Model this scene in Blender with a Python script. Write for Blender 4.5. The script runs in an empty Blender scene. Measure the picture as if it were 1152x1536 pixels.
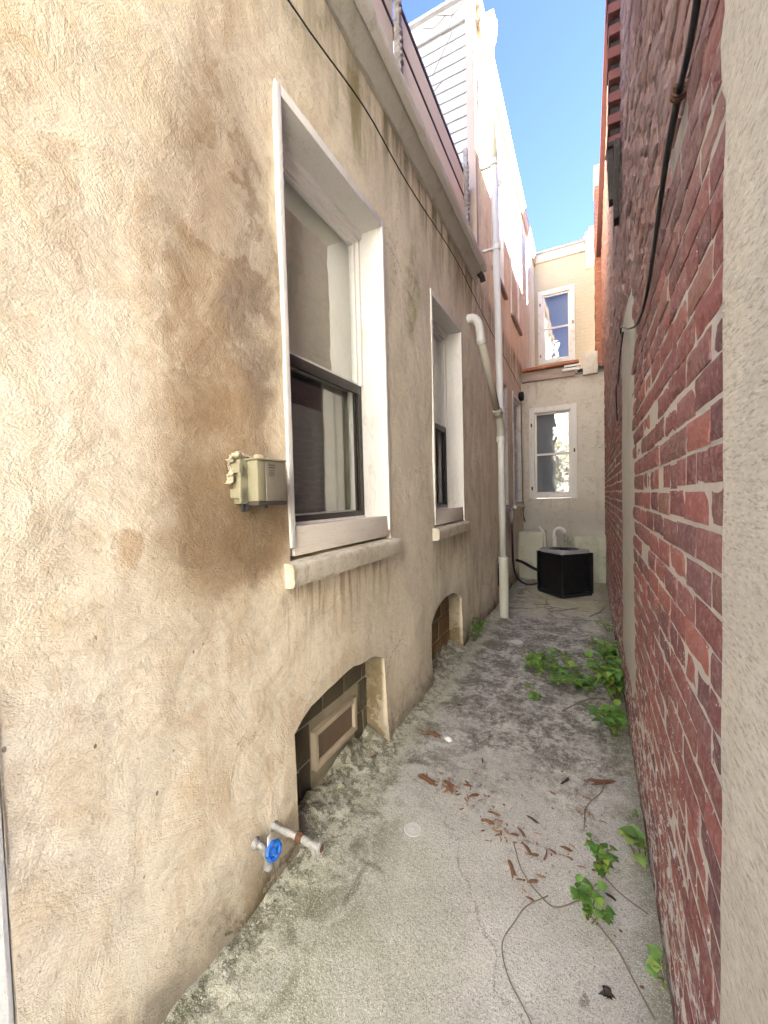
import bpy, bmesh, math, random
from mathutils import Vector, Matrix, noise as mn
from mathutils.geometry import delaunay_2d_cdt
R = math.radians
random.seed(7)
sc = bpy.context.scene
col = sc.collection

# ------------------------------------------------------------------ camera
cam_d = bpy.data.cameras.new('camera')
cam = bpy.data.objects.new('camera', cam_d)
col.objects.link(cam)
rt = Vector((0.89178443, 0.45171833, -0.02590536))
up = Vector((0.00691204, 0.04364667, 0.99902312))
fw = Vector((-0.45240773, 0.89109232, -0.03580113))
mw = Matrix((rt, up, -fw)).transposed().to_4x4()
mw.translation = Vector((0, 0, 1.4))
cam.matrix_world = mw
cam_d.sensor_fit = 'VERTICAL'
cam_d.sensor_height = 36.0
cam_d.sensor_width = 27.0
cam_d.lens = 14.0625
cam_d.clip_start = 0.02
cam_d.clip_end = 2000
sc.camera = cam

# ------------------------------------------------------------------ light
SUN = Vector((0.64, 0.56, 0.54)).normalized()
EL = math.asin(SUN.z)
AZ = math.atan2(SUN.x, SUN.y)
world = bpy.data.worlds.new('World')
sc.world = world
world.use_nodes = True
wn = world.node_tree
bg = wn.nodes['Background']
sky = wn.nodes.new('ShaderNodeTexSky')
sky.sky_type = 'NISHITA'
sky.sun_disc = False
sky.sun_elevation = EL
sky.sun_rotation = AZ
sky.air_density = 0.5
sky.dust_density = 0.0
sky.ozone_density = 3.0
tintn = wn.nodes.new('ShaderNodeMix')
tintn.data_type = 'RGBA'
tintn.blend_type = 'MULTIPLY'
tintn.inputs[0].default_value = 1.0
tintn.inputs[7].default_value = (0.50, 0.47, 0.64, 1)
wn.links.new(sky.outputs[0], tintn.inputs[6])
wn.links.new(tintn.outputs[2], bg.inputs[0])
bg.inputs[1].default_value = 0.05
sl = bpy.data.lights.new('sun', 'SUN')
sl.energy = 5.0
sl.angle = R(0.5)
sl.color = (1.0, 0.94, 0.84)
so = bpy.data.objects.new('sun', sl)
col.objects.link(so)
so.rotation_euler = (-SUN).to_track_quat('-Z', 'Y').to_euler()
so.location = SUN * 30
sc.view_settings.view_transform = 'Standard'
sc.view_settings.look = 'None'
sc.view_settings.gamma = 1.0
sc.view_settings.exposure = 4.88
sc.render.engine = 'CYCLES'
sc.cycles.max_bounces = 10
sc.cycles.diffuse_bounces = 6
sc.cycles.use_denoising = True


# ------------------------------------------------------------------ mesh helpers
class MB:
    def __init__(s):
        s.v, s.f, s.c = [], [], []

    def add(s, vs, fs, c=None):
        o = len(s.v)
        s.v.extend([tuple(p) for p in vs])
        s.f.extend([tuple(i + o for i in f) for f in fs])
        if c is not None:
            s.c.extend([c] * len(vs))

    def box(s, a, b, bev=0.0, rot=None, jit=0.0):
        """box between corners a, b; bevelled edges; rot is a 3x3 about the centre"""
        bm = bmesh.new()
        bmesh.ops.create_cube(bm, size=1.0)
        d = Vector(b) - Vector(a)
        c = (Vector(a) + Vector(b)) / 2
        for v in bm.verts:
            v.co = Vector((v.co.x * d.x, v.co.y * d.y, v.co.z * d.z))
        if bev > 0:
            bmesh.ops.bevel(bm, geom=list(bm.edges), offset=bev, segments=2, affect='EDGES', profile=0.6)
        for v in bm.verts:
            p = v.co
            if rot is not None:
                p = rot @ p
            p = p + c
            if jit:
                p = p + jit * mn.noise_vector(p * 9.0)
            v.co = p
        bm.verts.index_update()
        s.add([v.co[:] for v in bm.verts], [[v.index for v in f.verts] for f in bm.faces])
        bm.free()
        return s

    def tube(s, pts, r, seg=10, cap=True, rs=None):
        pts = [Vector(p) for p in pts]
        n = len(pts)
        vs, fs = [], []
        up0 = Vector((0.13, 0.27, 0.95)).normalized()
        prev = None
        for i, p in enumerate(pts):
            t = (pts[min(i + 1, n - 1)] - pts[max(i - 1, 0)]).normalized()
            if prev is None:
                u = t.cross(up0)
                if u.length < 0.05:
                    u = t.cross(Vector((1, 0, 0)))
                u.normalize()
            else:
                u = (prev - t * prev.dot(t)).normalized()
            prev = u
            w = t.cross(u)
            rr = rs[i] if rs else r
            for k in range(seg):
                a = 2 * math.pi * k / seg
                vs.append(p + (u * math.cos(a) + w * math.sin(a)) * rr)
        for i in range(n - 1):
            for k in range(seg):
                k2 = (k + 1) % seg
                fs.append((i * seg + k, i * seg + k2, (i + 1) * seg + k2, (i + 1) * seg + k))
        if cap:
            fs.append(tuple(range(seg))[::-1])
            fs.append(tuple((n - 1) * seg + k for k in range(seg)))
        s.add(vs, fs)
        return s

    def lathe(s, base, axis, prof, seg=24, cap=True):
        axis = Vector(axis).normalized()
        u = axis.cross(Vector((0.3, 0.2, 0.93)) if abs(axis.z) < 0.9 else Vector((1, 0, 0))).normalized()
        w = axis.cross(u)
        vs, fs = [], []
        for (h, r) in prof:
            for k in range(seg):
                a = 2 * math.pi * k / seg
                vs.append(Vector(base) + axis * h + (u * math.cos(a) + w * math.sin(a)) * r)
        n = len(prof)
        for i in range(n - 1):
            for k in range(seg):
                k2 = (k + 1) % seg
                fs.append((i * seg + k, i * seg + k2, (i + 1) * seg + k2, (i + 1) * seg + k))
        if cap:
            fs.append(tuple(range(seg))[::-1])
            fs.append(tuple((n - 1) * seg + k for k in range(seg)))
        s.add(vs, fs)
        return s

    def grid(s, fn, us, vs_):
        """fn(u, v) -> point"""
        pts = [fn(u, v) for v in vs_ for u in us]
        n = len(us)
        fs = []
        for j in range(len(vs_) - 1):
            for i in range(n - 1):
                fs.append((j * n + i, j * n + i + 1, (j + 1) * n + i + 1, (j + 1) * n + i))
        s.add(pts, fs)
        return s

    def sweep(s, prof, path_a, path_b, n=2, fn=None):
        """closed profile of (x, z) run along y from path_a to path_b"""
        ys = [path_a + (path_b - path_a) * i / (n - 1) for i in range(n)]
        m = len(prof)
        vs, fs = [], []
        for y in ys:
            for (x, z) in prof:
                p = Vector((x, y, z))
                if fn:
                    p = fn(p)
                vs.append(p)
        for i in range(n - 1):
            for k in range(m):
                k2 = (k + 1) % m
                fs.append((i * m + k, (i + 1) * m + k, (i + 1) * m + k2, i * m + k2))
        fs.append(tuple(range(m)))
        fs.append(tuple((n - 1) * m + k for k in range(m))[::-1])
        s.add(vs, fs)
        return s


def wloc(o):
    v = Vector((0, 0, 0))
    while o is not None:
        v += o.location
        o = o.parent
    return v


def obj(name, mb, mat, parent=None, smooth=False, raw=False, colors=None, auto=None):
    """link ONE mesh object; coordinates are in the world unless raw"""
    off = Vector((0, 0, 0)) if (raw or parent is None) else wloc(parent)
    me = bpy.data.meshes.new(name)
    me.from_pydata([(p[0] - off.x, p[1] - off.y, p[2] - off.z) for p in mb.v], [], mb.f)
    bm = bmesh.new()
    bm.from_mesh(me)
    bmesh.ops.recalc_face_normals(bm, faces=list(bm.faces))
    bm.to_mesh(me)
    bm.free()
    if mb.c and len(mb.c) == len(mb.v):
        ca = me.color_attributes.new('tint', 'FLOAT_COLOR', 'POINT')
        flat = []
        for c in mb.c:
            flat.extend((c[0], c[1], c[2], 1.0))
        ca.data.foreach_set('color', flat)
    if smooth:
        me.polygons.foreach_set('use_smooth', [True] * len(me.polygons))
    if auto is not None:
        me.polygons.foreach_set('use_smooth', [True] * len(me.polygons))
        me.set_sharp_from_angle(angle=R(auto))
    me.materials.append(mat)
    o = bpy.data.objects.new(name, me)
    col.objects.link(o)
    if parent is not None:
        o.parent = parent
    return o


def thing(name, label, cat, loc=(0, 0, 0), group=None):
    o = bpy.data.objects.new(name, None)
    o.empty_display_size = 0.1
    col.objects.link(o)
    o.location = loc
    o['label'] = label
    o['category'] = cat
    if group:
        o['group'] = group
    return o


def tag(o, label, cat, group=None):
    o['label'] = label
    o['category'] = cat
    if group:
        o['group'] = group
    return o


def kind(o, k, label=None):
    o['kind'] = k
    if label:
        o['label'] = label
    return o


def copy_tree(o, parent=None):
    c = o.copy()
    col.objects.link(c)
    if parent is not None:
        c.parent = parent
    for ch in list(o.children):
        copy_tree(ch, c)
    return c


def fbm(p, o=4):
    return mn.fractal(Vector(p), 1.0, 2.0, o)


# ------------------------------------------------------------------ node helpers
class NT:
    def __init__(s, name):
        s.m = bpy.data.materials.new(name)
        s.m.use_nodes = True
        s.t = s.m.node_tree
        s.b = s.t.nodes['Principled BSDF']
        s.out = s.t.nodes['Material Output']
        s.pos = s.t.nodes.new('ShaderNodeNewGeometry').outputs['Position']

    def n(s, typ, **kw):
        nd = s.t.nodes.new(typ)
        for k, v in kw.items():
            setattr(nd, k, v)
        return nd

    def put(s, sock, v):
        if isinstance(v, bpy.types.NodeSocket):
            s.t.links.new(v, sock)
        elif isinstance(v, (tuple, list)) and sock.type == 'RGBA' and len(v) == 3:
            sock.default_value = (*v, 1)
        else:
            sock.default_value = v

    def math(s, op, a, b=0.0, c=None, clamp=False):
        nd = s.n('ShaderNodeMath', operation=op, use_clamp=clamp)
        s.put(nd.inputs[0], a)
        s.put(nd.inputs[1], b)
        if c is not None:
            s.put(nd.inputs[2], c)
        return nd.outputs[0]

    def vmath(s, op, a, b=(0, 0, 0)):
        nd = s.n('ShaderNodeVectorMath', operation=op)
        s.put(nd.inputs[0], a)
        s.put(nd.inputs[1], b)
        return nd.outputs['Value'] if op in ('LENGTH', 'DOT_PRODUCT', 'DISTANCE') else nd.outputs[0]

    def map(s, v, scale=(1, 1, 1), loc=(0, 0, 0), rot=(0, 0, 0)):
        nd = s.n('ShaderNodeMapping')
        s.put(nd.inputs['Vector'], v)
        nd.inputs['Scale'].default_value = scale
        nd.inputs['Location'].default_value = loc
        nd.inputs['Rotation'].default_value = rot
        return nd.outputs[0]

    def noise(s, v, scale, detail=4, rough=0.55, dist=0.0, color=False):
        nd = s.n('ShaderNodeTexNoise')
        s.put(nd.inputs['Vector'], v)
        nd.inputs['Scale'].default_value = scale
        nd.inputs['Detail'].default_value = detail
        nd.inputs['Roughness'].default_value = rough
        nd.inputs['Distortion'].default_value = dist
        return nd.outputs[1 if color else 0]

    def voro(s, v, scale, feature='F1', out='Distance', rand=1.0):
        nd = s.n('ShaderNodeTexVoronoi', feature=feature)
        s.put(nd.inputs['Vector'], v)
        nd.inputs['Scale'].default_value = scale
        nd.inputs['Randomness'].default_value = rand
        return nd.outputs[out]

    def sm(s, v, a, b, lo=0.0, hi=1.0):
        nd = s.n('ShaderNodeMapRange', interpolation_type='SMOOTHSTEP')
        s.put(nd.inputs['Value'], v)
        nd.inputs['From Min'].default_value = a
        nd.inputs['From Max'].default_value = b
        nd.inputs['To Min'].default_value = lo
        nd.inputs['To Max'].default_value = hi
        return nd.outputs[0]

    def mix(s, f, a, b, blend='MIX'):
        nd = s.n('ShaderNodeMix', data_type='RGBA', blend_type=blend)
        s.put(nd.inputs[0], f)
        s.put(nd.inputs[6], a)
        s.put(nd.inputs[7], b)
        return nd.outputs[2]

    def xyz(s, v):
        nd = s.n('ShaderNodeSeparateXYZ')
        s.put(nd.inputs[0], v)
        return nd.outputs

    def comb(s, x, y, z):
        nd = s.n('ShaderNodeCombineXYZ')
        for i, q in enumerate((x, y, z)):
            s.put(nd.inputs[i], q)
        return nd.outputs[0]

    def attr(s, name):
        nd = s.n('ShaderNodeAttribute', attribute_name=name)
        return nd.outputs['Color']

    def bump(s, h, strength=0.5, dist=0.01, prev=None):
        nd = s.n('ShaderNodeBump')
        s.put(nd.inputs['Height'], h)
        nd.inputs['Strength'].default_value = strength
        nd.inputs['Distance'].default_value = dist
        if prev is not None:
            s.put(nd.inputs['Normal'], prev)
        return nd.outputs[0]

    def ell(s, w, cy, cz, ry, rz, soft=0.5, rot=0.0):
        """soft ellipse mask in the (y, z) plane of warped position w"""
        v = s.vmath('SUBTRACT', w, (0, cy, cz))
        v = s.map(v, rot=(rot, 0, 0)) if rot else v
        v = s.vmath('MULTIPLY', v, (0, 1 / ry, 1 / rz))
        return s.sm(s.vmath('LENGTH', v), 1.0 + soft, 1.0 - soft)

    def fin(s, colr=None, rough=0.9, normal=None, metal=0.0, spec=0.3):
        if colr is not None:
            s.put(s.b.inputs['Base Color'], colr)
        s.put(s.b.inputs['Roughness'], rough)
        s.b.inputs['Metallic'].default_value = metal
        s.b.inputs['Specular IOR Level'].default_value = spec
        if normal is not None:
            s.put(s.b.inputs['Normal'], normal)
        return s.m


def worn(name, base, dirt, amount=0.5, scale=6.0, rough=0.7, bump=0.25, metal=0.0, spec=0.3, streak=None, fine=90):
    """a general weathered paint / stone / metal"""
    t = NT(name)
    p = t.map(t.pos, scale=streak) if streak else t.pos
    a = t.noise(p, scale, 6, 0.65, 0.3)
    b = t.noise(p, scale * 6, 4, 0.7)
    f = t.sm(t.math('ADD', t.math('MULTIPLY', a, 0.7), t.math('MULTIPLY', b, 0.3)), 0.62 - amount * 0.3, 0.75)
    c = t.mix(f, base, dirt)
    c = t.mix(0.25, c, t.mix(t.noise(p, fine, 3), (0.25, 0.25, 0.25), (1, 1, 1)), 'MULTIPLY')
    nb = t.bump(t.math('ADD', b, t.noise(p, fine, 4, 0.7)), bump, 0.004)
    return t.fin(c, rough, nb, metal, spec)


# ------------------------------------------------------------------ materials
def m_stucco():
    t = NT('stucco_cream')
    P = t.pos
    y, z = t.xyz(P)[1], t.xyz(P)[2]
    wv = t.noise(P, 2.2, 5, 0.6, color=True)
    wv2 = t.noise(P, 9.0, 7, 0.72, color=True)
    W = t.vmath('ADD', P, t.vmath('MULTIPLY', t.vmath('SUBTRACT', wv, (.5, .5, .5)), (.5, .5, .5)))
    W = t.vmath('ADD', W, t.vmath('MULTIPLY', t.vmath('SUBTRACT', wv2, (.5, .5, .5)), (.20, .20, .20)))
    n1 = t.noise(P, 1.6, 6, 0.62, 0.6)
    n2 = t.noise(P, 7.0, 6, 0.68, 0.5)
    n3 = t.noise(P, 34.0, 5, 0.7)
    vs = t.noise(t.map(P, scale=(1, 5.5, 0.55)), 1.5, 6, 0.65, 0.3)      # vertical run-off streaks
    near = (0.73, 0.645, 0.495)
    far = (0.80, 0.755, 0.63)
    c = t.mix(t.sm(y, 1.0, 2.6), near, far)  # far end coloured lighter to make up for light lost down the alley
    c = t.mix(t.math('MULTIPLY', t.sm(z, 1.25, 0.95), t.sm(y, 3.2, 0.6)), c, (0.75, 0.685, 0.57))
    c = t.mix(t.math('MULTIPLY', t.sm(z, 3.2, 3.8), t.sm(y, 3.9, 4.6)), c, (0.82, 0.745, 0.59))
    c = t.mix(t.math('MULTIPLY', t.sm(z, 4.3, 4.9), t.sm(y, 4.3, 4.4)), c, (0.72, 0.675, 0.54))
    # paler, thinly washed areas
    pale = t.math('MULTIPLY', t.sm(n1, 0.42, 0.66), 0.55)
    c = t.mix(pale, c, (0.80, 0.725, 0.59))
    c = t.mix(t.math('MULTIPLY', t.ell(W, .57, 1.75, .15, .55, .6), 0.75), c, (0.86, 0.785, 0.65))
    c = t.mix(t.math('MULTIPLY', t.ell(W, .45, 2.2, .12, .32, .6), 0.45), c, (0.60, 0.43, 0.25))
    # relief: trowel sweeps in patches of changing direction, plus grit
    Wt = t.vmath('ADD', P, t.vmath('MULTIPLY', t.vmath('SUBTRACT', t.noise(P, 1.6, 1, 0.4, color=True), (.5, .5, .5)), (.35, .35, .35)))
    cell = t.n('ShaderNodeTexVoronoi', feature='SMOOTH_F1')
    t.put(cell.inputs['Vector'], Wt)
    cell.inputs['Scale'].default_value = 2.6
    cell.inputs['Smoothness'].default_value = 0.0
    rot = t.n('ShaderNodeVectorRotate', rotation_type='X_AXIS')
    t.put(rot.inputs['Vector'], t.vmath('SUBTRACT', Wt, cell.outputs['Position']))
    t.put(rot.inputs['Angle'], t.math('MULTIPLY_ADD', t.xyz(cell.outputs['Color'])[0], 1.6, 0.1))
    sweep = t.noise(t.map(rot.outputs[0], scale=(1, 5, 34)), 1.0, 5, 0.7, 0.3)
    c = t.mix(t.math('MULTIPLY', t.sm(sweep, 0.50, 0.68), t.sm(y, 2.6, 1.2, 0.12, 0.42)), c, (0.52, 0.40, 0.26))
    c = t.mix(t.sm(sweep, 0.46, 0.30, 0.0, 0.5), c, (0.84, 0.77, 0.64))
    # ochre / umber stains
    och = t.math('MULTIPLY', t.math('MULTIPLY', t.sm(n2, 0.35, 0.62), t.sm(vs, 0.36, 0.62)), t.sm(y, 2.2, 1.0))
    c = t.mix(t.math('MULTIPLY', och, 0.5), c, (0.50, 0.355, 0.20))
    m = t.ell(W, .90, 2.12, .20, .80, .5, 0.06)
    c = t.mix(t.math('MULTIPLY', m, t.sm(n2, 0.2, 0.62, 0.45, 0.95)), c, (0.34, 0.235, 0.145))
    m = t.ell(W, 1.06, 2.0, .10, .5, .6)
    c = t.mix(t.math('MULTIPLY', m, t.sm(n2, 0.25, 0.65, 0.3, 0.9)), c, (0.28, 0.215, 0.165))
    m = t.ell(W, .94, 1.66, .2, .12, .6)
    c = t.mix(t.math('MULTIPLY', m, 0.4), c, (0.42, 0.29, 0.16))
    # the dark soaked patch under the box
    W2 = t.vmath('ADD', P, t.vmath('MULTIPLY', t.vmath('SUBTRACT', wv2, (.5, .5, .5)), (.15, .15, .15)))
    m = t.ell(W2, .95, 1.32, .27, .22, .28)
    c = t.mix(t.math('MULTIPLY', m, t.sm(n2, 0.2, 0.7, 0.6, 0.95)), c, (0.32, 0.225, 0.135))
    m = t.ell(W2, 1.02, 1.29, .17, .15, .45)
    c = t.mix(t.math('MULTIPLY', m, 0.7), c, (0.215, 0.145, 0.08))
    m = t.ell(W2, .60, 1.30, .035, .05, .3)
    c = t.mix(t.math('MULTIPLY', m, .7), c, (0.40, 0.25, 0.12))
    # drips off the sills and the box
    dr = t.noise(t.map(P, scale=(1, 26, 1.3)), 1.0, 6, 0.7, 0.2)
    for (ya, yb, za, zb) in ((1.13, 2.15, .70, 1.07), (2.78, 3.72, .72, 1.07), (.93, 1.12, 1.02, 1.40)):
        mk = t.math('MULTIPLY', t.math('MULTIPLY', t.sm(y, ya - .02, ya + .05), t.sm(y, yb + .02, yb - .05)), t.math('MULTIPLY', t.sm(z, za, zb), t.math('LESS_THAN', z, zb + .005)))
        c = t.mix(t.math('MULTIPLY', mk, t.sm(dr, 0.47, 0.62, 0.05, 0.75)), c, (0.29, 0.215, 0.125))
    # grey weathering, more with distance
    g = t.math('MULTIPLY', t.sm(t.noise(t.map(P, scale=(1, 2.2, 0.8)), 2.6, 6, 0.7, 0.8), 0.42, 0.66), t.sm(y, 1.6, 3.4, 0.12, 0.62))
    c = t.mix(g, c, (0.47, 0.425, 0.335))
    # black-green run-off below the cornice and olive growth
    top = t.math('MULTIPLY', t.sm(z, 2.95, 3.62), t.sm(vs, 0.36, 0.60))
    c = t.mix(t.math('MULTIPLY', t.math('MULTIPLY', top, t.sm(z, 3.75, 3.6)), 0.85), c, (0.175, 0.155, 0.085))
    m = t.ell(W, 2.5, 2.75, .10, .33, .6)
    c = t.mix(t.math('MULTIPLY', m, t.sm(n2, 0.35, 0.6, 0.1, 0.75)), c, (0.27, 0.25, 0.10))
    m = t.ell(W, 1.75, 3.35, .25, .2, .6)
    c = t.mix(t.math('MULTIPLY', m, t.sm(vs, 0.4, 0.6, 0.1, 0.65)), c, (0.30, 0.27, 0.13))
    # damp foot of the wall
    zz = t.math('ADD', z, t.math('MULTIPLY', t.math('SUBTRACT', n2, 0.5), 0.35))
    c = t.mix(t.sm(zz, 0.30, 0.03, 0.0, 0.8), c, (0.20, 0.15, 0.095))
    c = t.mix(t.sm(zz, 0.14, 0.0, 0.0, 0.85), c, (0.095, 0.085, 0.05))
    # darker brown tone round the cellar openings and over their inner reveals
    for (cy, cz) in ((1.58, .3), (3.1, .28), (5.5, .3)):
        c = t.mix(t.math('MULTIPLY', t.ell(W2, cy, cz, .5, .37, .18), 0.28), c, (0.36, 0.29, 0.20))
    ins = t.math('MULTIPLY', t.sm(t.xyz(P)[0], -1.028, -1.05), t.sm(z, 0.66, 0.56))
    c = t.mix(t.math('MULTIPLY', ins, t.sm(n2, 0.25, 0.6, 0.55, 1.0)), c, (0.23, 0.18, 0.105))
    ckd = t.voro(t.vmath('ADD', P, t.vmath('MULTIPLY', t.noise(P, 6, 5, 0.7, color=True), (.22, .22, .22))), 1.15, 'DISTANCE_TO_EDGE')
    crk = t.math('MULTIPLY', t.sm(ckd, 0.0045, 0.001), t.sm(t.noise(P, 1.3, 2), 0.50, 0.58))
    c = t.mix(t.math('MULTIPLY', crk, 0.65), c, (0.20, 0.155, 0.10))
    # dark specks low down near the corner
    sp = t.math('LESS_THAN', t.voro(t.map(P, scale=(1, 1, 0.6)), 30), 0.13)
    sp = t.math('MULTIPLY', sp, t.math('GREATER_THAN', t.voro(P, 30, out='Color'), 0.72))
    spm = t.math('MULTIPLY', sp, t.ell(P, .55, .75, .35, .45, .4))
    c = t.mix(t.math('MULTIPLY', spm, 0.8), c, (0.12, 0.10, 0.08))
    c = t.mix(t.sm(t.noise(W, 18, 7, 0.8), 0.56, 0.68, 0, 0.30), c, (0.40, 0.33, 0.235))
    n5 = t.noise(P, 130, 4, 0.75)
    c = t.mix(0.34, c, t.mix(n3, (0.40, 0.38, 0.35), (1.35, 1.33, 1.3)), 'MULTIPLY')
    c = t.mix(0.45, c, t.mix(n5, (0.42, 0.40, 0.36), (1.5, 1.5, 1.48)), 'MULTIPLY')
    patch = t.sm(t.noise(W, 2.6, 6, 0.66), 0.50, 0.525)
    c = t.mix(t.math('MULTIPLY', patch, t.math('MULTIPLY_ADD', t.ell(P, .98, 1.4, .4, .5, .4), -0.22, 0.22)), c, (0.82, 0.76, 0.64))
    # fine relief
    stroke = t.noise(t.map(rot.outputs[0], scale=(1, 12, 120)), 1.0, 4, 0.65)
    grit = t.noise(t.map(P, scale=(1, 1, 1.5)), 190, 3, 0.65)
    lump = t.noise(P, 40, 4, 0.6, 0.5)
    h = t.math('ADD', t.math('MULTIPLY', stroke, 0.55), t.math('ADD', t.math('MULTIPLY', grit, 0.9), t.math('MULTIPLY', lump, 0.12)))
    nb = t.bump(h, 0.75, 0.0055)
    nb = t.bump(t.math('ADD', n2, t.math('MULTIPLY', patch, 0.16)), 0.6, 0.022, nb)
    return t.fin(c, 0.95, nb, spec=0.15)


def m_ground():
    t = NT('concrete_paving')
    P = t.pos
    x, y = t.xyz(P)[0], t.xyz(P)[1]
    n1 = t.noise(P, 1.7, 6, 0.65, 0.5)
    n2 = t.noise(P, 6.0, 7, 0.72, 0.6)
    n3 = t.noise(P, 26.0, 6, 0.75)
    n4 = t.noise(P, 120.0, 4, 0.7)
    c = t.mix(t.sm(n1, 0.35, 0.65), (0.44, 0.44, 0.415), (0.56, 0.56, 0.53))
    c = t.mix(t.sm(n2, 0.5, 0.7, 0, 0.55), c, (0.57, 0.56, 0.52))
    # greenish algae toward the near left
    g = t.math('MULTIPLY', t.sm(x, -0.15, -0.7), t.sm(y, 2.2, 1.0))
    c = t.mix(t.math('MULTIPLY', g, t.sm(n2, 0.3, 0.6, 0.35, 0.8)), c, (0.32, 0.335, 0.25))
    # dirt ground into the middle of the alley
    yy = t.math('ADD', y, t.math('MULTIPLY', t.math('SUBTRACT', n1, 0.5), 2.2))
    d = t.math('MULTIPLY', t.sm(yy, 1.6, 2.5), t.sm(yy, 5.2, 4.3))
    d = t.math('MULTIPLY', d, t.sm(t.math('ADD', t.math('MULTIPLY', n2, 0.55), t.math('MULTIPLY', n3, 0.5)), 0.42, 0.60))
    c = t.mix(t.math('MULTIPLY', d, 0.94), c, (0.10, 0.09, 0.075))
    d2 = t.math('MULTIPLY', t.sm(n3, 0.52, 0.66), t.sm(n2, 0.44, 0.6))
    c = t.mix(t.math('MULTIPLY', d2, t.sm(y, 1.2, 1.9, 0.25, 0.85)), c, (0.12, 0.11, 0.095))
    sp2 = t.sm(t.noise(P, 55, 6, 0.8), 0.60, 0.68)
    c = t.mix(t.math('MULTIPLY', sp2, t.sm(y, 1.0, 2.0, 0.4, 0.9)), c, (0.13, 0.115, 0.095))
    # yellow-green film by the far end, dark joints
    m = t.math('MULTIPLY', t.sm(yy, 4.5, 5.5), t.sm(n2, 0.3, 0.6, 0.3, 0.85))
    c = t.mix(m, c, (0.36, 0.34, 0.185))
    ck = t.voro(t.vmath('ADD', P, t.vmath('MULTIPLY', t.noise(P, 5, 4, color=True), (.25, .25, 0))), 1.6, 'DISTANCE_TO_EDGE')
    c = t.mix(t.math('MULTIPLY', t.sm(ck, 0.02, 0.004), t.sm(y, 4.4, 5.0, 0.0, 0.8)), c, (0.06, 0.055, 0.045))
    c = t.mix(t.math('MULTIPLY', t.math('MULTIPLY', t.sm(x, -.62, -.86), t.sm(n2, 0.44, 0.58)), 0.8), c, (0.15, 0.16, 0.10))
    ck2 = t.voro(t.vmath('ADD', P, t.vmath('MULTIPLY', t.noise(P, 3.5, 6, 0.7, color=True), (.35, .35, 0))), 0.75, 'DISTANCE_TO_EDGE')
    c = t.mix(t.math('MULTIPLY', t.sm(ck2, 0.004, 0.001), 0.45), c, (0.10, 0.095, 0.08))
    # lime crust along the left wall
    xc = t.math('ADD', x, t.math('MULTIPLY', t.math('SUBTRACT', n2, 0.5), 0.30))
    cr = t.math('MULTIPLY', t.sm(xc, -0.82, -0.93), t.sm(n3, 0.36, 0.52))
    c = t.mix(t.math('MULTIPLY', cr, 0.75), c, (0.50, 0.50, 0.40))
    c = t.mix(t.math('MULTIPLY', t.sm(xc, -0.88, -0.97), t.sm(n3, 0.56, 0.44, 0, 0.8)), c, (0.17, 0.17, 0.11))
    c = t.mix(t.math('MULTIPLY', t.sm(xc, -0.955, -1.03), t.sm(n3, 0.6, 0.4, 0, .7)), c, (0.22, 0.205, 0.14))
    # damp edge along the brick side
    xr = t.math('ADD', x, t.math('MULTIPLY', t.math('SUBTRACT', n2, 0.5), 0.2))
    c = t.mix(t.math('MULTIPLY', t.sm(xr, 0.06, 0.22), 0.72), c, (0.14, 0.14, 0.085))
    # scuffs
    for (cx, cy, rx, ry) in ((-.76, 1.19, .012, .10), (-.74, 1.28, .05, .013), (.05, 1.1, .03, .012), (-.02, 1.17, .012, .02)):
        v = t.vmath('MULTIPLY', t.vmath('SUBTRACT', t.vmath('ADD', P, t.vmath('MULTIPLY', t.noise(P, 20, 3, color=True), (.04, .04, 0))), (cx + .02, cy + .02, 0)), (1 / rx, 1 / ry, 0))
        c = t.mix(t.sm(t.vmath('LENGTH', v), 1.3, 0.7, 0, 0.6), c, (0.13, 0.12, 0.10))
    grain = t.voro(P, 420, out='Color')
    c = t.mix(0.5, c, t.mix(n4, (0.25, 0.25, 0.25), (1.6, 1.6, 1.58)), 'MULTIPLY')
    c = t.mix(t.math('MULTIPLY', t.math('GREATER_THAN', t.xyz(grain)[0], 0.86), 0.45), c, (0.74, 0.72, 0.68))
    c = t.mix(t.math('MULTIPLY', t.math('LESS_THAN', t.xyz(grain)[1], 0.10), 0.6), c, (0.12, 0.11, 0.10))
    h = t.math('ADD', t.math('MULTIPLY', n3, 0.8), t.math('ADD', t.math('MULTIPLY', n4, 0.7), t.math('MULTIPLY', cr, 0.7)))
    nb = t.bump(h, 0.8, 0.008)
    return t.fin(c, 0.93, nb, spec=0.2)


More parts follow.
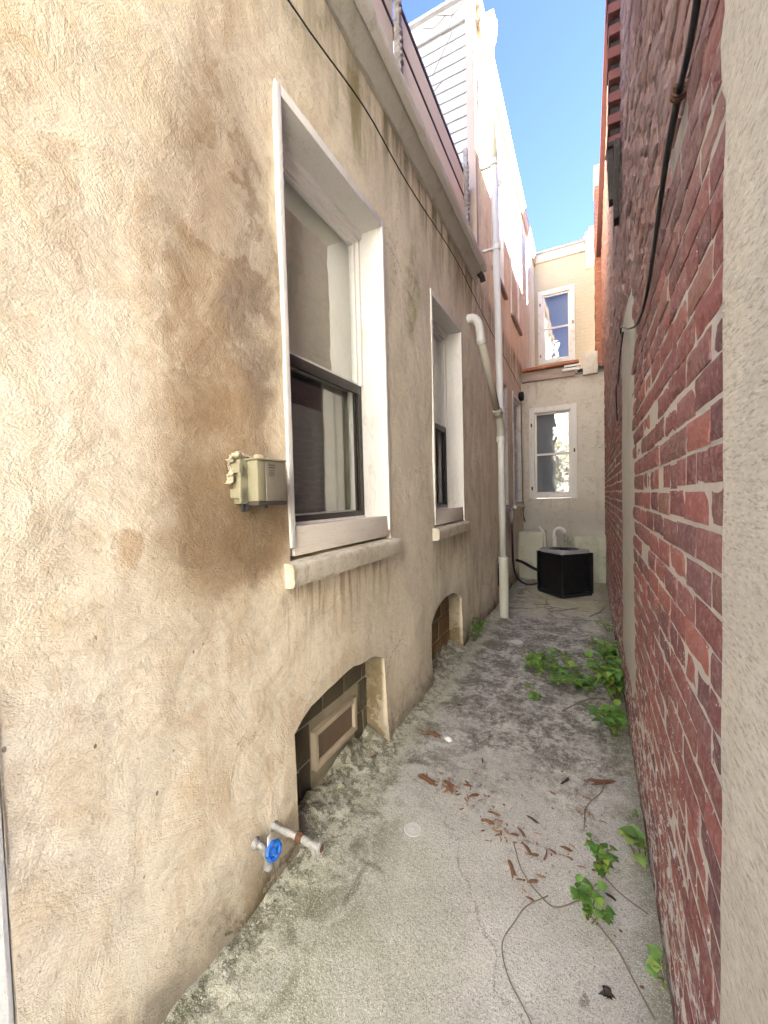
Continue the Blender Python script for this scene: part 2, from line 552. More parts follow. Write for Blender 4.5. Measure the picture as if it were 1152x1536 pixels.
def m_brick():
    t = NT('old_red_brick')
    P = t.pos
    y, z = t.xyz(P)[1], t.xyz(P)[2]
    c = t.mix(0.30, t.attr('tint'), (0.27, 0.145, 0.135))
    n2 = t.noise(t.map(P, scale=(1, 0.5, 1)), 16, 6, 0.7)
    n3 = t.noise(P, 70, 5, 0.7)
    c = t.mix(0.6, c, t.mix(n3, (0.30, 0.30, 0.30), (1.5, 1.45, 1.4)), 'MULTIPLY')
    c = t.mix(t.sm(n2, 0.58, 0.72, 0, 0.6), c, (0.30, 0.19, 0.155))
    c = t.mix(t.sm(t.noise(P, 48, 6, 0.8), 0.46, 0.64, 0.04, 0.42), c, (0.45, 0.335, 0.315))
    # grey-mauve bloom on the weathered courses above eye level
    up_ = t.math('MULTIPLY', t.sm(z, 1.7, 2.5), t.sm(y, 7.5, 4.5))
    c = t.mix(t.math('MULTIPLY', up_, t.sm(t.noise(t.map(P, scale=(1, .35, 1)), 14, 6, 0.75), 0.36, 0.6, 0.15, 0.6)), c, (0.40, 0.315, 0.30))
    c = t.mix(t.math('MULTIPLY', up_, t.sm(n2, 0.46, 0.32, 0, 0.6)), c, (0.13, 0.09, 0.085))
    # lime and paint flecks on the lower courses
    fl = t.noise(t.map(P, scale=(1, .55, 1.2)), 22, 7, 0.75, 0.6)
    lo = t.sm(z, 1.15, 0.1, 0.0, 0.15)
    fm = t.sm(t.math('ADD', fl, lo), 0.665, 0.70)
    c = t.mix(t.math('MULTIPLY', fm, 0.85), c, (0.62, 0.59, 0.55))
    fl2 = t.math('LESS_THAN', t.voro(P, 55), t.sm(z, 2.4, 0.2, 0.07, 0.16))
    fl2 = t.math('MULTIPLY', fl2, t.math('GREATER_THAN', t.xyz(t.voro(P, 55, out='Color'))[0], 0.6))
    c = t.mix(t.math('MULTIPLY', fl2, 0.8), c, (0.68, 0.65, 0.60))
    c = t.mix(t.math('MULTIPLY', t.sm(z, 0.12, 0.0), 0.75), c, (0.09, 0.08, 0.055))
    nb = t.bump(t.math('ADD', n3, t.math('MULTIPLY', n2, 1.2)), 0.75, 0.006)
    return t.fin(c, 0.9, nb, spec=0.2)


def m_mortar():
    t = NT('lime_mortar')
    P = t.pos
    z = t.xyz(P)[2]
    n = t.noise(P, 30, 6, 0.7)
    c = t.mix(n, (0.42, 0.37, 0.32), (0.66, 0.605, 0.53))
    c = t.mix(t.math('MULTIPLY', t.sm(z, 1.8, 2.6), t.sm(t.noise(P, 6, 4), 0.3, 0.6, .3, .9)), c, (0.17, 0.135, 0.12))
    return t.fin(c, 0.95, t.bump(t.noise(P, 140, 4, 0.7), 0.7, 0.005), spec=0.15)


def m_dash():
    t = NT('pebble_dash')
    P = t.map(t.pos, scale=(1, 0.26, 1))
    h = t.noise(P, 210, 4, 0.7)
    h2 = t.noise(P, 90, 4, 0.7)
    c = t.mix(h2, (0.54, 0.485, 0.375), (0.80, 0.735, 0.60))
    c = t.mix(t.sm(t.noise(t.pos, 3, 4), 0.4, 0.7, 0, 0.5), c, (0.50, 0.455, 0.385))
    c = t.mix(t.sm(h, 0.48, 0.36, 0, 0.6), c, (0.33, 0.285, 0.21))
    c = t.mix(t.sm(h, 0.55, 0.66, 0, 0.5), c, (0.80, 0.76, 0.68))
    nb = t.bump(t.math('ADD', h, t.math('MULTIPLY', h2, 0.5)), 1.0, 0.008)
    return t.fin(c, 0.95, nb, spec=0.15)


def m_yellow_brick():
    t = NT('painted_pale_yellow_brick')
    P = t.pos
    br = t.n('ShaderNodeTexBrick')
    t.put(br.inputs['Vector'], t.comb(t.xyz(P)[0], t.xyz(P)[2], 0.0))
    br.inputs['Scale'].default_value = 1.0
    br.inputs['Brick Width'].default_value = 0.21
    br.inputs['Row Height'].default_value = 0.072
    br.inputs['Mortar Size'].default_value = 0.006
    br.inputs['Mortar Smooth'].default_value = 0.5
    n = t.noise(P, 4, 6, 0.65)
    c = t.mix(n, (0.41, 0.375, 0.275), (0.51, 0.47, 0.365))
    c = t.mix(t.sm(t.noise(P, 12, 6, 0.7), 0.55, 0.75), c, (0.52, 0.48, 0.40))
    c = t.mix(t.math('MULTIPLY', br.outputs['Fac'], 0.22), c, (0.34, 0.29, 0.19))
    nb = t.bump(t.math('SUBTRACT', t.noise(P, 40, 4), br.outputs['Fac']), 0.5, 0.006)
    return t.fin(c, 0.9, nb, spec=0.2)


def m_grey_stucco():
    t = NT('stucco_grey')
    P = t.pos
    z = t.xyz(P)[2]
    n1 = t.noise(P, 3.0, 6, 0.65, 0.6)
    n2 = t.noise(P, 11.0, 6, 0.7, 0.5)
    c = t.mix(n1, (0.50, 0.465, 0.40), (0.66, 0.62, 0.54))
    c = t.mix(t.sm(z, 1.5, 0.9, 0, 0.75), c, (0.38, 0.37, 0.34))
    c = t.mix(t.sm(n2, 0.52, 0.7, 0, 0.6), c, (0.33, 0.31, 0.26))
    c = t.mix(t.sm(t.noise(t.map(P, scale=(5, 1, .7)), 2.0, 5, .7), 0.55, 0.7, 0, 0.4), c, (0.25, 0.24, 0.19))
    nb = t.bump(t.math('ADD', t.noise(P, 45, 5, 0.65), t.math('MULTIPLY', n2, 1.4)), 0.8, 0.014)
    return t.fin(c, 0.95, nb, spec=0.15)


def m_glass(name, tint=(0.9, 0.95, 0.95), refl=0.16, wave=0.25):
    t = NT(name)
    gl = t.n('ShaderNodeBsdfGlossy')
    gl.inputs['Roughness'].default_value = 0.015
    gl.inputs['Color'].default_value = (0.95, 0.97, 1, 1)
    tr = t.n('ShaderNodeBsdfTransparent')
    tr.inputs['Color'].default_value = (*tint, 1)
    nb = t.bump(t.noise(t.pos, 3.5, 2, 0.4, 0.5), wave, 0.01)
    t.put(gl.inputs['Normal'], nb)
    fr = t.n('ShaderNodeLayerWeight')
    fr.inputs['Blend'].default_value = 0.5
    f = t.math('ADD', t.math('MULTIPLY', t.math('POWER', fr.outputs['Facing'], 4.0), 0.8), refl, clamp=True)
    mx = t.n('ShaderNodeMixShader')
    t.put(mx.inputs[0], f)
    t.put(mx.inputs[1], tr.outputs[0])
    t.put(mx.inputs[2], gl.outputs[0])
    t.put(t.out.inputs['Surface'], mx.outputs[0])
    return t.m


def m_screen():
    t = NT('insect_screen')
    tr = t.n('ShaderNodeBsdfTransparent')
    df = t.n('ShaderNodeBsdfDiffuse')
    df.inputs['Color'].default_value = (0.05, 0.045, 0.04, 1)
    mx = t.n('ShaderNodeMixShader')
    mx.inputs[0].default_value = 0.22
    t.put(mx.inputs[1], tr.outputs[0])
    t.put(mx.inputs[2], df.outputs[0])
    t.put(t.out.inputs['Surface'], mx.outputs[0])
    return t.m


def m_leaf(name, a, b):
    t = NT(name)
    oi = t.n('ShaderNodeObjectInfo')
    c = t.mix(t.sm(t.noise(t.pos, 28, 3), 0.3, 0.7), a, b)
    c = t.mix(1.0, c, t.attr('tint'), 'MULTIPLY')
    t.fin(c, 0.5, t.bump(t.noise(t.pos, 160, 3), 0.3, 0.002), spec=0.35)
    tl = t.n('ShaderNodeBsdfTranslucent')
    t.put(tl.inputs['Color'], c)
    mx = t.n('ShaderNodeMixShader')
    mx.inputs[0].default_value = 0.35
    t.put(mx.inputs[1], t.b.outputs[0])
    t.put(mx.inputs[2], tl.outputs[0])
    t.put(t.out.inputs['Surface'], mx.outputs[0])
    return t.m


def m_wood(name, a, b, sc_=(30, 4, 30)):
    t = NT(name)
    tc = t.n('ShaderNodeTexCoord').outputs['Object']
    n = t.noise(t.map(tc, scale=sc_), 3, 5, 0.7, 0.5)
    oi = t.n('ShaderNodeObjectInfo')
    c = t.mix(n, a, b)
    c = t.mix(t.math('MULTIPLY', oi.outputs['Random'], 0.5), c, (a[0] * 0.6, a[1] * 0.55, a[2] * 0.5))
    return t.fin(c, 0.85, t.bump(n, 0.5, 0.003), spec=0.2)


M = dict(
    stucco=m_stucco(), ground=m_ground(), brick=m_brick(), mortar=m_mortar(), dash=m_dash(),
    ybrick=m_yellow_brick(), gstucco=m_grey_stucco(),
    glass=m_glass('window_glass', refl=0.26), glass_back=m_glass('old_window_glass', (0.6, 0.65, 0.7), 0.10, 0.22),
    screen=m_screen(),
    white=worn('white_window_paint', (0.75, 0.735, 0.705), (0.50, 0.45, 0.38), 0.32, 9, 0.6, 0.45, streak=(1, 1, .35)),
    white_old=worn('peeling_white_paint', (0.72, 0.71, 0.68), (0.42, 0.38, 0.32), 0.45, 7, 0.7, 0.6),
    wood_pale=worn('bare_pale_wood', (0.72, 0.67, 0.60), (0.48, 0.40, 0.31), 0.4, 5, 0.8, 0.5, streak=(3, .5, 6)),
    bronze=worn('bronze_frame', (0.055, 0.048, 0.042), (0.10, 0.09, 0.08), 0.3, 8, 0.5, 0.1),
    sill=worn('lime_stone_sill', (0.60, 0.56, 0.47), (0.30, 0.27, 0.19), 0.55, 9, 0.95, 0.9, fine=60),
    cornice=worn('mossy_concrete_cornice', (0.56, 0.54, 0.475), (0.30, 0.29, 0.20), 0.5, 5, 0.95, 0.9, fine=60),
    cornice_lip=worn('pale_concrete_lip', (0.76, 0.74, 0.69), (0.45, 0.41, 0.34), 0.3, 7, 0.95, 0.7),
    beige=worn('beige_deck_board', (0.87, 0.76, 0.57), (0.74, 0.62, 0.45), 0.25, 5, 0.7, 0.3, streak=(2, .4, 5)),
    darkrail=worn('dark_brown_rail', (0.085, 0.055, 0.045), (0.16, 0.11, 0.09), 0.4, 8, 0.6, 0.2),
    flake=worn('flaking_iron', (0.38, 0.35, 0.33), (0.08, 0.06, 0.055), 0.75, 30, 0.8, 0.9),
    siding=worn('white_siding', (0.47, 0.47, 0.46), (0.40, 0.395, 0.38), 0.3, 3, 0.5, 0.1, streak=(.5, 1, 3)),
    trim=worn('tan_trim', (0.45, 0.36, 0.29), (0.38, 0.30, 0.24), 0.3, 4, 0.6, 0.15),
    gutter=worn('rusty_tan_gutter', (0.46, 0.33, 0.22), (0.30, 0.19, 0.11), 0.5, 7, 0.6, 0.3),
    pvc=worn('white_pvc', (0.70, 0.71, 0.70), (0.55, 0.53, 0.48), 0.22, 4, 0.4, 0.1, spec=0.5, streak=(1, 1, .3)),
    pvc_old=worn('grey_pvc', (0.46, 0.44, 0.37), (0.34, 0.31, 0.24), 0.35, 5, 0.5, 0.15, spec=0.4),
    pvc_green=worn('algae_pvc', (0.56, 0.57, 0.50), (0.40, 0.41, 0.31), 0.4, 5, 0.5, 0.15, spec=0.4, streak=(1, 1, .4)),
    boxp=worn('olive_beige_plastic', (0.27, 0.25, 0.165), (0.19, 0.175, 0.115), 0.35, 6, 0.5, 0.15, spec=0.45),
    box_shaded=worn('shaded_box_plastic', (0.19, 0.172, 0.135), (0.145, 0.13, 0.10), 0.35, 6, 0.5, 0.15, spec=0.45),  # same box plastic, coloured darker for the less lit front face
    foam=worn('old_foam', (0.60, 0.53, 0.38), (0.40, 0.30, 0.16), 0.5, 25, 0.95, 0.9),
    black=worn('black_rubber', (0.018, 0.018, 0.018), (0.04, 0.04, 0.04), 0.3, 9, 0.55, 0.1, spec=0.4),
    acm=worn('black_steel_cabinet', (0.014, 0.014, 0.015), (0.05, 0.048, 0.045), 0.45, 12, 0.45, 0.1, spec=0.5),
    actop=worn('grey_steel_top', (0.30, 0.32, 0.33), (0.20, 0.21, 0.22), 0.3, 9, 0.4, 0.1, spec=0.5),
    galv=worn('galvanised_fitting', (0.46, 0.46, 0.45), (0.24, 0.23, 0.21), 0.55, 40, 0.5, 0.8, metal=0.5, spec=0.5),
    lead=worn('grey_solder', (0.33, 0.33, 0.33), (0.17, 0.165, 0.15), 0.55, 40, 0.55, 0.5, metal=0.4),
    rust=worn('rusty_iron', (0.12, 0.06, 0.035), (0.22, 0.11, 0.06), 0.5, 30, 0.85, 0.6),
    rustledge=worn('rusted_sheet', (0.36, 0.14, 0.075), (0.52, 0.36, 0.27), 0.4, 9, 0.8, 0.5),
    rotwood=worn('weathered_pink_wood', (0.42, 0.33, 0.29), (0.24, 0.18, 0.16), 0.5, 6, 0.85, 0.7, streak=(.6, 1, 8)),
    blue=worn('blue_enamel', (0.01, 0.13, 0.55), (0.02, 0.09, 0.35), 0.25, 30, 0.4, 0.2, spec=0.5),
    tagm=worn('paper_tag', (0.72, 0.70, 0.68), (0.5, 0.46, 0.45), 0.3, 40, 0.7, 0.1),
    darkwood=worn('black_rotten_timber', (0.045, 0.038, 0.035), (0.13, 0.11, 0.10), 0.45, 10, 0.9, 0.7),
    block=worn('brown_infill_block', (0.20, 0.155, 0.095), (0.13, 0.11, 0.065), 0.45, 6, 0.95, 0.7),
    block_far=worn('ochre_infill_block', (0.25, 0.165, 0.085), (0.14, 0.10, 0.055), 0.45, 6, 0.95, 0.7),
    joint=worn('infill_mortar', (0.36, 0.32, 0.23), (0.23, 0.20, 0.13), 0.4, 20, 0.95, 0.7),
    paleframe=worn('dusty_frame', (0.50, 0.42, 0.32), (0.36, 0.29, 0.21), 0.4, 12, 0.8, 0.4),
    curtain=worn('cream_curtain', (0.78, 0.70, 0.53), (0.70, 0.61, 0.45), 0.3, 3, 0.9, 0.1),
    blind=worn('cream_roller_blind', (0.80, 0.73, 0.59), (0.72, 0.65, 0.52), 0.3, 3, 0.9, 0.1, streak=(1, 1, .2)),
    roomwall=worn('beige_room_wall', (0.70, 0.62, 0.5), (0.62, 0.54, 0.43), 0.3, 2, 0.9, 0.1),
    greyboard=worn('slate_grey_board', (0.42, 0.42, 0.43), (0.36, 0.36, 0.375), 0.3, 3, 0.6, 0.1),
    cement=worn('cement_render', (0.50, 0.47, 0.41), (0.36, 0.33, 0.27), 0.4, 6, 0.95, 0.9, streak=(1, .5, 1), fine=120),
    lowwall=worn('algae_cement', (0.52, 0.53, 0.44), (0.33, 0.36, 0.26), 0.55, 6, 0.95, 0.9, fine=50),
    white_wall=worn('bright_white_stucco', (0.80, 0.80, 0.78), (0.70, 0.69, 0.66), 0.2, 9, 0.9, 0.6),
    chimney=worn('orange_brick', (0.34, 0.135, 0.08), (0.25, 0.09, 0.06), 0.5, 14, 0.9, 0.5),
    roof=worn('dark_roofing', (0.08, 0.08, 0.08), (0.13, 0.12, 0.11), 0.4, 3, 0.9, 0.4),
    coping=worn('pale_metal_coping', (0.40, 0.40, 0.39), (0.30, 0.29, 0.27), 0.3, 5, 0.5, 0.2),
    disc=worn('cloudy_plastic', (0.58, 0.59, 0.57), (0.44, 0.45, 0.43), 0.4, 25, 0.5, 0.2, spec=0.5),
    leaf=m_leaf('leaf_green', (0.10, 0.27, 0.05), (0.19, 0.38, 0.09)),
    leaf_pale=m_leaf('leaf_pale_green', (0.17, 0.36, 0.09), (0.27, 0.46, 0.15)),
    leaf_tree=m_leaf('leaf_tree', (0.20, 0.24, 0.05), (0.36, 0.36, 0.10)),
    stem=m_wood('green_stem', (0.09, 0.13, 0.035), (0.14, 0.13, 0.06)),
    twig=m_wood('dry_twig', (0.15, 0.12, 0.095), (0.27, 0.23, 0.19)),
    chip=m_wood('rotten_wood', (0.11, 0.055, 0.035), (0.30, 0.17, 0.105)),
    chip_pale=m_wood('split_wood', (0.22, 0.12, 0.07), (0.46, 0.32, 0.22)),
    chip_dark=m_wood('charred_wood', (0.035, 0.028, 0.024), (0.10, 0.085, 0.075)),
    bark=m_wood('tree_bark', (0.08, 0.065, 0.05), (0.16, 0.135, 0.11)),
    oldred=worn('soot_red_brick', (0.19, 0.075, 0.065), (0.11, 0.06, 0.055), 0.5, 14, 0.9, 0.5),
    stone=worn('lime_crumb', (0.44, 0.43, 0.36), (0.27, 0.27, 0.20), 0.55, 30, 0.95, 0.8),
    bounce_wall=worn('bounce_house_cream', (0.83, 0.81, 0.75), (0.74, 0.715, 0.65), 0.3, 2, 0.9, 0.3),
    asphalt=worn('yard_concrete', (0.36, 0.35, 0.32), (0.26, 0.25, 0.23), 0.4, 0.8, 0.95, 0.4),
)

XW = -1.02                       # face of the left wall


def XR(y):                       # face of the right wall
    return 0.193 + 0.011 * (y - 1.2)


# ------------------------------------------------------------------ ground
def ground_z(x, y):
    h = 0.006 * fbm((x * 1.3, y * 1.3, 3.1), 4) + 0.003 * fbm((x * 9, y * 9, 1.7), 3)
    d = x - XW
    if d < 0.22:
        k = (1 - d / 0.22)
        h += k * k * (0.028 + 0.022 * fbm((x * 11, y * 11, 8.2), 4))
    d = XR(y) - x
    if d < 0.10:
        h += (1 - d / 0.10) * 0.012
    return h


def build_ground():
    mb = MB()
    us = [XW - 0.12 + i * 0.02 for i in range(int(1.5 / 0.02))]
    vs = []
    y = -1.5
    while y < 7.7:
        vs.append(y)
        y += 0.02 if 0.6 < y < 2.6 else 0.04
    mb.grid(lambda u, v: (u, v, ground_z(u, v)), us, vs)
    kind(obj('path', mb, M['ground'], smooth=True), 'structure')
    mb = MB()
    mb.add([(-400, -400, -0.06), (400, -400, -0.06), (400, 400, -0.06), (-400, 400, -0.06)], [(0, 1, 2, 3)])
    kind(obj('ground', mb, M['asphalt']), 'structure')


build_ground()


# ------------------------------------------------------------------ left wall sheet with openings
def wall_sheet(mb, y0, y1, z0, z1, holes, step, fn):
    """triangulated sheet in (y, z) with closed-loop holes; fn(y, z) -> x"""
    pts, edges = [], []

    def loop(lp):
        o = len(pts)
        pts.extend([Vector(p) for p in lp])
        edges.extend([(o + i, o + (i + 1) % len(lp)) for i in range(len(lp))])

    def dense(lp):
        out = []
        for i, a in enumerate(lp):
            b = lp[(i + 1) % len(lp)]
            n = max(1, int((Vector(b) - Vector(a)).length / step))
            for k in range(n):
                out.append((a[0] + (b[0] - a[0]) * k / n, a[1] + (b[1] - a[1]) * k / n))
        return out

    loop(dense([(y0, z0), (y1, z0), (y1, z1), (y0, z1)]))
    hl = []
    for h in holes:
        d = dense(h)
        hl.append(d)
        loop(d)

    def inside(p, lp):
        c = False
        j = len(lp) - 1
        for i in range(len(lp)):
            if (lp[i][1] > p[1]) != (lp[j][1] > p[1]):
                if p[0] < (lp[j][0] - lp[i][0]) * (p[1] - lp[i][1]) / (lp[j][1] - lp[i][1]) + lp[i][0]:
                    c = not c
            j = i
        return c

    boxes = [(min(p[0] for p in h), max(p[0] for p in h), min(p[1] for p in h), max(p[1] for p in h)) for h in hl]

    def in_hole(p, pad=0.0):
        for h, b in zip(hl, boxes):
            if b[0] - pad < p[0] < b[1] + pad and b[2] - pad < p[1] < b[3] + pad and inside(p, h):
                return True
        return False

    rnd = random.Random(3)
    y = y0 + step
    while y < y1 - step * 0.6:
        z = z0 + step
        while z < z1 - step * 0.6:
            p = (y + rnd.uniform(-.3, .3) * step, z + rnd.uniform(-.3, .3) * step)
            if not in_hole(p):
                pts.append(Vector(p))
            z += step
        y += step
    r = delaunay_2d_cdt(pts, edges, [], 0, 1e-5)
    V, F = r[0], r[2]
    fs = []
    for f in F:
        cx = sum(V[i][0] for i in f) / len(f)
        cz = sum(V[i][1] for i in f) / len(f)
        if not in_hole((cx, cz)):
            fs.append(tuple(f))
    mb.add([(fn(v[0], v[1]), v[0], v[1]) for v in V], fs)
    # reveals: go back from every hole edge
    for h in hl:
        n = len(h)
        vs = [(fn(p[0], p[1]), p[0], p[1]) for p in h] + [(XW - 0.23, p[0], p[1]) for p in h]
        mb.add(vs, [(i, (i + 1) % n, n + (i + 1) % n, n + i) for i in range(n)])


def wallx(y, z):
    d = 0.009 * fbm((y * 1.7, z * 1.7, 2.2), 3) + 0.004 * fbm((y * 8, z * 8, 5.5), 3)
    if z < 0.35:
        d += 0.012 * (1 - z / 0.35) ** 2
    return XW + d


def rect(y0, y1, z0, z1):
    return [(y0, z0), (y1, z0), (y1, z1), (y0, z1)]


def arch(y0, y1, z0, zs, zt, seed):
    lp = [(y0, z0), (y1, z0), (y1, zs)]
    n = 14
    for k in range(1, n):
        u = k / n
        y = y1 + (y0 - y1) * u
        z = zs + (zt - zs) * (1 - (2 * u - 1) ** 2) ** 0.8
        lp.append((y, z + 0.016 * mn.noise(Vector((y * 9, seed, 0)))))
    lp.append((y0, zs))
    return lp


WINS = [  # outer y0 y1 z0 z1
    (1.195, 2.085, 1.165, 2.955), (2.835, 3.66, 1.165, 2.93)]
FARW = [(5.33, 6.02, 1.20, 3.0), (6.50, 7.33, 1.22, 3.0)]
UPW = [(5.12, 5.92, 4.20, 5.75), (6.52, 7.33, 4.18, 5.72)]
CELL = [(1.185, 1.975, 0.0, 0.495, 0.58), (2.715, 3.52, -0.02, 0.475, 0.585), (5.15, 5.95, -0.02, 0.46, 0.58)]

house = thing('rowhouse', 'cream stuccoed rowhouse on the left with stained wall and deep white windows', 'building', (XW, 0.34, 0))
mb = MB()
holes = [rect(*w) for w in WINS + FARW] + [arch(a, b, c, d, e, i) for i, (a, b, c, d, e) in enumerate(CELL)]
wall_sheet(mb, 0.335, 4.2, -0.05, 3.62, [h for h in holes if h[0][0] < 4.2], 0.035, wallx)
wall_sheet(mb, 4.2, 7.56, -0.05, 3.62, [h for h in holes if h[0][0] > 4.2], 0.06, wallx)
wall_sheet(mb, 4.35, 9.9, 3.62, 6.62, [rect(*w) for w in UPW], 0.08, wallx)
# the solid of the house behind its face
mb.add([(XW, .335, -.05), (XW, .335, 3.9), (-8, .335, 3.9), (-8, .335, -.05)], [(0, 1, 2, 3)])
mb.add([(-8, .335, -.05), (-8, 9.9, -.05), (-8, 9.9, 6.6), (-8, 4.35, 6.6), (-8, 4.35, 3.9), (-8, .335, 3.9)], [(0, 1, 2, 3, 4, 5)])
mb.add([(XW, 9.9, -.05), (XW, 9.9, 6.6), (-8, 9.9, 6.6), (-8, 9.9, -.05)], [(0, 1, 2, 3)])
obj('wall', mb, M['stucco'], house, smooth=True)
mb = MB()
mb.box((-8, .34, 3.80), (-1.03, 4.34, 3.86))
mb.box((-8, 4.40, 6.62), (-1.06, 9.9, 6.70))
obj('roof', mb, M['roof'], house)
mb = MB()
mb.box((-8.0, 4.36, 3.86), (-1.13, 4.42, 6.60))
obj('end_wall', mb, M['trim'], house)


def window(parent, y0, y1, z0, z1, detail=True, broken=False, depth=0.17):
    """deep box-framed sash window in the left wall"""
    xo, xi = XW + 0.012, XW - depth
    c = MB()
    tj = 0.031
    c.box((xi, y0 + .003, z0 + .05), (xo, y0 + tj, z1 - .003), .004, jit=.002)
    c.box((xi, y1 - tj, z0 + .05), (xo, y1 - .003, z1 - .003), .004, jit=.002)
    c.box((xi, y0 + tj, z1 - tj - .012), (xo, y1 - tj, z1 - .003), .004, jit=.002)
    # head board lines
    c.box((xi, y0 + tj, z1 - .075), (xi + .05, y1 - tj, z1 - tj - .012), .003)
    w = obj('window', c, M['white_old'] if not detail else M['white'], parent, auto=40)
    s = MB()
    s.box((xi - .02, y0 + tj, z0 + .01), (XW + .0, y1 - tj, z0 + .125), .005, rot=Matrix.Rotation(R(-3), 3, 'Y'), jit=.003)
    obj('sill_board', s, M['wood_pale'], w, auto=40)
    # sashes
    sy0, sy1 = y0 + tj, y1 - tj
    sz0, sz1 = z0 + .135, z1 - .075
    mid = sz0 + (sz1 - sz0) * 0.475
    f = MB()
    b = .035
    for (za, zb, xx) in ((mid - .02, sz1, xi + .012), (sz0, mid + .02, xi - .022)):
        f.box((xx - .03, sy0, za), (xx, sy0 + b, zb), .003)
        f.box((xx - .03, sy1 - b, za), (xx, sy1, zb), .003)
        f.box((xx - .03, sy0 + b, za), (xx, sy1 - b, za + b), .003)
        f.box((xx - .03, sy0 + b, zb - b), (xx, sy1 - b, zb), .003)
    f.box((xi - .03, sy0, z0 + .11), (xi + .028, sy1, sz0), .003)
    # slim outer stop on the far side
    f.box((xi + .013, sy1 - .02, mid), (xi + .035, sy1, sz1), .002)
    f.box((xi + .013, sy0, sz1 - .018), (xi + .035, sy1, sz1), .002)
    obj('sash', f, M['white'], w, auto=40)
    # bronze half screen over the lower sash
    q = MB()
    xs = xi + .02
    q.box((xs - .018, sy0, sz0), (xs, sy0 + .03, mid), .002)
    q.box((xs - .018, sy1 - .03, sz0), (xs, sy1, mid), .002)
    q.box((xs - .018, sy0 + .03, mid - .05), (xs, sy1 - .03, mid), .002)
    q.box((xs - .018, sy0 + .03, sz0), (xs, sy1 - .03, sz0 + .028), .002)
    q.box((xs - .03, sy1 - .055, sz0 + .028), (xs - .019, sy1 - .03, mid - .05), .002)
    obj('screen_frame', q, M['bronze'], w, auto=40)
    g = MB()
    g.add([(xs - .009, sy0 + .03, sz0 + .028), (xs - .009, sy1 - .03, sz0 + .028), (xs - .009, sy1 - .03, mid - .05), (xs - .009, sy0 + .03, mid - .05)], [(0, 1, 2, 3)])
    obj('screen', g, M['screen'], w)
    g = MB()
    for (za, zb, xx) in ((mid, sz1 - .03, xi - .004), (sz0 + .02, mid, xi - .038)):
        g.add([(xx, sy0 + .02, za), (xx, sy1 - .02, za), (xx, sy1 - .02, zb), (xx, sy0 + .02, zb)], [(0, 1, 2, 3)])
    obj('pane', g, M['glass'], w)
    # room behind
    r = MB()
    xb = xi - 1.6
    ya, yb, za, zb = y0 - .5, y1 + .55, z0 - .3, z1 + .2
    r.add([(xb, ya, za), (xb, yb, za), (xb, yb, zb), (xb, ya, zb), (xi - .05, ya, za), (xi - .05, yb, za), (xi - .05, yb, zb), (xi - .05, ya, zb)],
          [(0, 1, 2, 3), (0, 1, 5, 4), (1, 2, 6, 5), (2, 3, 7, 6), (3, 0, 4, 7)])
    obj('room', r, M['roomwall'], w)
    k = MB()
    L_ = y1 - y0

    def cur(u, v):
        return (xi - .10 + .010 * math.sin(u * 60) + .006 * math.sin(u * 23 + 1), u, v)
    k.grid(cur, [y0 + L_ * .70 + i * .01 for i in range(int((L_ * .38) / .01))], [z0 + .05, z0 + .6, z1 - .6, z1 - .02])
    obj('curtain', k, M['curtain'], w, smooth=True)
    k = MB()
    k.grid(lambda u, v: (xi - .062, u, v), [y0 - .05, y1 + .05], [mid + .02, z1 - .02])
    k.grid(lambda u, v: (xi - .068, u, v), [y0 - .05, y1 + .05], [mid - .03, mid + .02])
    obj('blind', k, M['blind'], w)
    k = MB()
    k.box((xi - .13, y0 - .1, z0 - .2), (xi - .115, y0 + L_ * .76, z0 + .72), .004)
    obj('cabinet_back', k, M['greyboard'], w)
    return w


def stone_sill(y0, y1):
    s = MB()
    n = 60
    ys = [y0 + (y1 - y0) * i / (n - 1) for i in range(n)]
    prof = [(XW - .16, 1.07), (XW - .02, 1.068), (XW + .03, 1.068), (XW + .046, 1.074), (XW + .05, 1.09), (XW + .05, 1.115), (XW + .052, 1.138), (XW + .048, 1.154), (XW + .036, 1.160), (XW + .01, 1.163), (XW - .16, 1.168)]

    def rough(p):
        v = mn.noise_vector(p * 14) * .0025 + mn.noise_vector(p * 45) * .0032 + mn.noise_vector(p * 5) * .003
        return p + Vector((v.x, v.y, v.z))
    s.sweep(prof, y0, y1, n, rough)
    return s


for i, wv in enumerate(WINS):
    w = window(house, *wv)
    obj('sill', stone_sill(wv[0] - .035, wv[1] + .04), M['sill'], w, auto=50)


